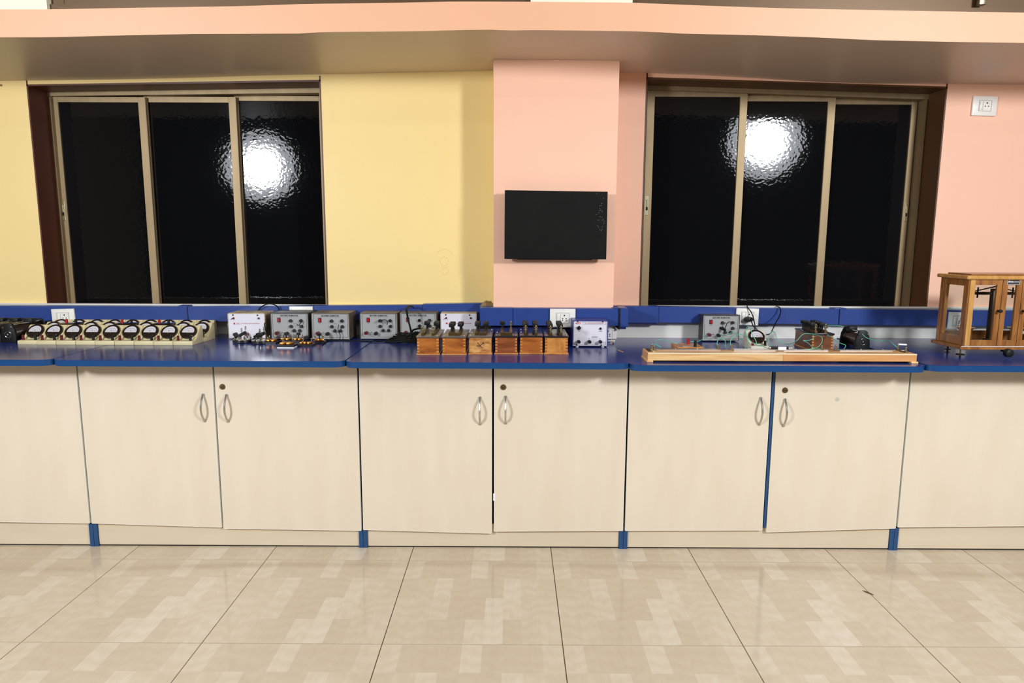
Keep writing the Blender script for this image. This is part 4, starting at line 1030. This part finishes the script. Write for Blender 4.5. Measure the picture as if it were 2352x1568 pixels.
# ================================================================== BLACK CABLES
def cable(label, pts, r=.0028, zmin=0): 
    P = [oy(x, y, Y) for x, y, Y in pts]
    for v in P: v.z = max(v.z, zmin)
    o = MB().tube(P, r, n=10, smooth=6).build('power_cable', M_cable, None); c = P[0].copy()
    o.data.transform(Matrix.Translation(-c)); o.location = c
    return tag(o, label, 'cable')
cable('black cable arching over the back of the first grey battery eliminator', [(594, 712, .63), (600, 705, .62), (612, 698.5, .62), (625, 698, .62), (636, 703, .62), (642, 712, .63)], zmin=.86)
cable('black cable between the cream source and the first grey eliminator', [(620, 740, .58), (610, 739, .52), (608, 748, .5), (612, 765, .5), (616, 778, .5)], .0025, .858)
C4 = lambda *a: [(740+x/7.84, 680+y/7.84, Y) for x, y, Y in a]
cable('black cable trailing from the plug keys along the front of the power boxes', C4((0, 860, .34), (60, 820, .42), (120, 800, .46), (300, 815, .47), (600, 822, .46), (900, 825, .45), (1130, 815, .45), (1300, 800, .44)), .0035, .8575)
# heap of coiled cable : one thing, several turns
cp = base(940, 786); root = thing('coiled_cable', (cp.x, cp.y, .853), 'heap of coiled black cable behind the first wooden resistance box', 'cable')
for k in range(6):
    b = MB(); P = []
    for j in range(22):
        a = 2*PI*j/22; R1 = .095-.006*k; R2 = .05-.004*k
        P.append((-.02+.006*k+R1*math.cos(a), .02+R2*math.sin(a)+.003*k, .0045+.0065*k+.003*math.sin(3*a+k)))
    b.tube(P, .0034, n=8, closed=True, smooth=2); b.build('cable_turn', M_cable, root)
cable('pair-like black cable looping up over the fourth battery eliminator and down its front', C4((1600, 760, .38), (1600, 700, .40), (1580, 560, .44), (1545, 430, .455), (1520, 300, .455), (1510, 235, .47), (1540, 185, .52), (1600, 170, .58), (1640, 205, .63)), .0032, .86)
cable('second black cable beside the loop on the fourth battery eliminator', C4((1640, 770, .38), (1625, 690, .40), (1590, 560, .44), (1555, 420, .455), (1535, 300, .455), (1528, 240, .47), (1560, 200, .52), (1610, 185, .58), (1650, 215, .63)), .0028, .86)
cable('black lead with a plug end reaching from the cable heap to the resistance box', C4((1600, 660, .40), (1640, 610, .37), (1720, 585, .35), (1800, 575, .33)), .0045, .86)
cable('black lead lying across the cable heap towards the eliminator knobs', C4((1500, 740, .36), (1560, 700, .36), (1640, 665, .36), (1730, 650, .36)), .005, .86)
cable('short black lead hooked from the upper jack of the leftmost grey eliminator', [(500+x/7.84, 680+y/7.84, pb.y-.016) for x, y in ((1507, 440), (1495, 480), (1465, 520), (1440, 525), (1425, 505))], .0018)
cable('thin black lead dangling from the output of the second grey eliminator', [(740+x/7.84, 680+y/7.84, pc.y-.018) for x, y in ((298, 515), (285, 580), (300, 650), (325, 700), (315, 775))], .0018, .858)
cable('black lead bent over from the upper jack of the third grey eliminator', [(740+x/7.84, 680+y/7.84, pd.y-.03) for x, y in ((1060, 440), (1100, 425), (1150, 430), (1175, 470), (1165, 515))], .0019)
b = MB(); q_ = oy(875.5, 736, pd.y); b.cyl((0, 0, 0), (.002, -.034, .004), .0062, .0055, n=14); tag(b.build('banana_plug', M_black, None, q_), 'black banana plug in the upper left jack of the third grey eliminator', 'plug')
cable('black lead looped between two jacks of the right-hand grey eliminator', c7((2050, 470, ph.y-.012), (1990, 462, ph.y-.022), (1955, 500, ph.y-.025), (1935, 560, ph.y-.025), (1912, 595, ph.y-.024)), .0018)
b = MB(); q_ = oy(1655, 753, ph.y); b.cyl((0, 0, 0), (.012, -.034, -.006), .0068, .006, n=14); tag(b.build('banana_plug', M_black, None, q_), 'black banana plug in the left middle jack of the right-hand grey eliminator', 'plug')
# mains plug and its cables at the right
p = oy(1717, 731, YT-.014); root = thing('mains_plug', (p.x, YT-.0135, p.z), 'black mains plug pushed into the socket above the pale meter', 'plug')
b = MB(); b.prism([(-.020, -.008), (-.014, -.014), (.012, -.012), (.021, -.006), (.020, .004), (.010, .009), (-.010, .009), (-.019, .003)], -.03, 0, 'Y', bev=.002); b.build('plug_body', M_black, root)
b = MB(); b.cyl((0, -.002, .004), (0, -.002, .012), .002, n=8); b.build('plug_pin', M_chrome, root)
cable('black cable from the mains plug slanting down behind the pale meter', c8((665, 430, YT-.035), (700, 520, .55), (740, 570, .5), (775, 600, .44)), .0026)
cable('black cable falling from the window sill past the mains plug to the pale meter', c8((595, 165, YW-.02), (605, 205, .63), (650, 260, .615), (690, 330, .60), (715, 420, .57), (735, 520, .50), (733, 600, .42)), .0026)
cable('black cable dropping in a long S from the sill beside the right-hand trunking', c8((1130, 180, YW-.02), (1180, 205, .63), (1200, 280, .61), (1170, 380, .58), (1110, 480, .52), (1070, 570, .46), (1030, 650, .38), (990, 685, .34), (945, 692, .32)), .0026)

# ================================================================== BALANCE CASE
zc = .850; pf0 = oz(2206, 821, zc)
XB, YBf = pf0.x-.004, pf0.y-.002
zq = zc+.034
bdl = oz(2140, 779, zq+.014)
DB = max(.2, min(.30, bdl.y-YBf)); WB = .385
root = thing('balance_case', (XB+WB/2, YBf, zc), 'varnished wooden balance case with glass doors on levelling feet', 'balance')
off = -Vector(root.location)
def BB(x0, x1, y0, y1, z0, z1, nm, m, bev=.001, par=None, label=None):
    return MB().box(x0, x1, y0, y1, z0, z1, bev, 1).build(nm, m, par or root, off if not par else None, label)
BB(XB, XB+WB, YBf, YBf+DB, zq, zq+.014, 'base_board', M_teak, .0015)
BB(XB+.002, XB+WB-.002, YBf-.0012, YBf+.001, zq+.0125, zq+.0155, 'base_edge_strip', M_paper)
ztp = oy(2229.6, 633, YBf).z
z0c, z1c = zq+.0145, ztp-.016
i = .014
BB(XB+i-.016, XB+WB-i+.016, YBf-.004, YBf+DB, z1c, ztp, 'top_board', M_teakl, .004)
BB(XB+i+.02, XB+WB-i-.02, YBf+.03, YBf+DB-.02, ztp, ztp+.006, 'top_panel', M_teak, .002)
xs0, xs1 = XB+i, XB+WB-i; ys0, ys1 = YBf+.010, YBf+DB-.010
for xx in (xs0, xs1-.02):
    BB(xx, xx+.02, ys0, ys0+.02, z0c, z1c, 'corner_post', M_teak); BB(xx, xx+.02, ys1-.02, ys1, z0c, z1c, 'corner_post', M_teak)
    # side frame
    BB(xx+.003, xx+.017, ys0+.02, ys1-.02, z0c, z0c+.035, 'side_rail', M_teak); BB(xx+.003, xx+.017, ys0+.02, ys1-.02, z1c-.028, z1c, 'side_rail', M_teak)
    BB(xx+.003, xx+.017, ys0+.02, ys0+.036, z0c+.035, z1c-.028, 'side_stile', M_teak); BB(xx+.003, xx+.017, ys1-.036, ys1-.02, z0c+.035, z1c-.028, 'side_stile', M_teak)
    BB(xx+.009, xx+.011, ys0+.036, ys1-.036, z0c+.035, z1c-.028, 'side_pane', M_clear, 0)
BB(xs0+.02, xs1-.02, ys1-.016, ys1-.004, z0c, z0c+.044, 'back_rail', M_teak); BB(xs0+.02, xs1-.02, ys1-.016, ys1-.004, z1c-.02, z1c, 'back_rail', M_teak)
BB(xs0+.02, xs1-.02, ys1-.011, ys1-.009, z0c+.044, z1c-.02, 'back_pane', M_clear, 0)
# front: door | centre panel | door
wi = (xs1-xs0); fx = [xs0+.002, xs0+wi*.385, xs0+wi*.615, xs1-.002]
for k in range(3):
    a, c = fx[k]+.0012, fx[k+1]-.0012; yf0, yf1 = ys0-.006, ys0+.006
    st = .021
    kind = 'door' if k != 1 else 'centre_panel'
    dd = MB().box(a, a+st, yf0, yf1, z0c+.001, z1c-.001, .0008, 1).build(kind, M_teakl if k == 0 else M_teak, root, off)
    MB().box(c-st, c, yf0, yf1, z0c+.001, z1c-.001, .0008, 1).build('stile', M_teak, dd)
    MB().box(a+st, c-st, yf0, yf1, z0c+.001, z0c+.026, .0008, 1).build('bottom_rail', M_teak, dd)
    MB().box(a+st, c-st, yf0, yf1, z1c-.022, z1c-.001, .0008, 1).build('top_rail', M_teak, dd)
    MB().box(a+st, c-st, ys0-.001, ys0+.001, z0c+.026, z1c-.022).build('pane', M_clear, dd)
    if k != 1:
        kx = c-st*.45 if k == 0 else a+st*.45
        kz = oy(2289, 714, yf0-.01).z
        b = MB(); b.cyl((kx, yf0, kz), (kx, yf0-.012, kz), .0045, n=12); b.sph((kx, yf0-.017, kz), .0085, (1, .8, .85)); b.build('knob', M_black, dd)
    else:
        cx_ = (a+c)/2
        b = MB(); b.box(cx_-.026, cx_+.026, yf0-.0015, yf0, z1c-.019, z1c-.002); pl = b.build('name_plate', M_black, dd)
        b = MB(); t = .0006; b.box(cx_-.026, cx_+.026, yf0-.0022, yf0-.0014, z1c-.0195, z1c-.0185); b.box(cx_-.0262, cx_-.0252, yf0-.0022, yf0-.0014, z1c-.019, z1c-.002); b.box(cx_+.0252, cx_+.0262, yf0-.0022, yf0-.0014, z1c-.019, z1c-.002)
        b.box(cx_-.026, cx_+.026, yf0-.0022, yf0-.0014, z1c-.0125, z1c-.0119); b.build('plate_rim', M_paper, dd)
        t1 = text('Keroy', .0082, M_paper, dd, (cx_-.012, yf0-.0018, z1c-.0072), bold=.0002, shear=.3)
        t2 = text('VARANASI', .0046, M_paper, dd, (cx_+.012, yf0-.0018, z1c-.0075))
for xx in (XB+.008, XB+WB-.008):
    b = MB(); yy = YBf+.012; b.cyl((xx, yy, zc), (xx, yy, zq), .0028, n=10); b.build('levelling_screw', M_brassd, root, off)
    b = MB(); b.cyl((xx, yy, zc), (xx, yy, zc+.006), .0035, .0045, n=12); b.cyl((xx, yy, zc+.010), (xx, yy, zc+.0145), .0165, n=26); b.build('levelling_disc', M_black, root, off)
b = MB(); xx, yy = XB+.06, YBf+DB-.03; b.cyl((xx, yy, zc), (xx, yy, zq), .004, n=10); b.cyl((xx, yy, zc+.006), (xx, yy, zc+.010), .012, n=20); b.build('levelling_screw', M_black, root, off)
b = MB(); xc2 = (fx[1]+fx[2])/2; b.cyl((xc2, YBf+.03, zq-.008), (xc2, YBf-.008, zq-.008), .004, n=10); b.cyl((xc2, YBf-.006, zq-.011), (xc2, YBf-.022, zq-.011), .018, .0165, n=28); b.sph((xc2, YBf-.02, zq-.011), .0165, (1, .35, 1)); b.build('release_knob', M_black, root, off)
# balance mechanism inside
M_bal = mat('dark_lacquered_brass', srgb(54, 36, 26), .35, .5)
ym = (ys0+ys1)/2; zbm = z0c+.215
b = MB(); b.box(xc2-.015, xc2+.015, ym-.012, ym+.012, z0c, zbm+.02, .003, 2); b.cyl((xc2, ym, z0c), (xc2, ym, z0c+.02), .028, n=24); b.build('column', M_bal, root, off)
b = MB(); b.box(xc2-.125, xc2+.125, ym-.004, ym+.004, zbm-.006, zbm+.006, .001, 1)
b.prism([(xc2-.12, zbm+.003), (xc2, zbm+.032), (xc2+.12, zbm+.003), (xc2+.12, zbm), (xc2, zbm+.027), (xc2-.12, zbm)], ym-.003, ym+.003, 'Y')
for s_x in (-1, 1): b.cyl((xc2+s_x*.075, ym, zbm-.020), (xc2+s_x*.075, ym, zbm+.026), .0032, n=8); b.box(xc2+s_x*.118-.006, xc2+s_x*.118+.006, ym-.006, ym+.006, zbm-.010, zbm+.014, .002, 1)
b.build('beam', M_bal, root, off)
b = MB(); b.cyl((xc2, ym-.012, zbm), (xc2, ym-.012, z0c+.04), .0012, n=6); b.build('pointer', M_chrome, root, off)
for s_x in (-1, 1):
    hx = xc2+s_x*.112
    b = MB(); zp = z0c+.055; b.tube([(hx, ym, zbm-.01), (hx-.034, ym, zp+.01)], .0009, n=5, smooth=0); b.tube([(hx, ym, zbm-.01), (hx+.034, ym, zp+.01)], .0009, n=5, smooth=0); b.build('hanger', M_chrome, root, off)
    b = MB(); b.cyl((hx, ym, zp), (hx, ym, zp+.012), .024, .036, n=28); b.ring((hx, ym, zp+.012), .036, .0012, 'Z', 28, 5); b.build('pan', M_steel, root, off)
b = MB(); b.tube([(xs0+.05, ys1-.03, z0c+.02), (xs0+.10, ym+.02, z0c+.004), (xs0+.13, ym-.02, z0c+.01)], .0014, n=6); b.build('plumb_wire', M_chrome, root, off)

# chip of dirt on the floor joint
p = oz(1993, 1361, 0); b = MB(); b.prism([(-.012, .016), (-.002, .012), (.010, -.006), (.014, -.018), (.004, -.012), (-.006, .0)], 0, .0015, 'Z')
tag(b.build('floor_chip', mat('chip_brown', srgb(96, 74, 50), .8), None, (p.x, p.y, .0002)), 'dark flake lying across a floor joint at the right', 'debris')
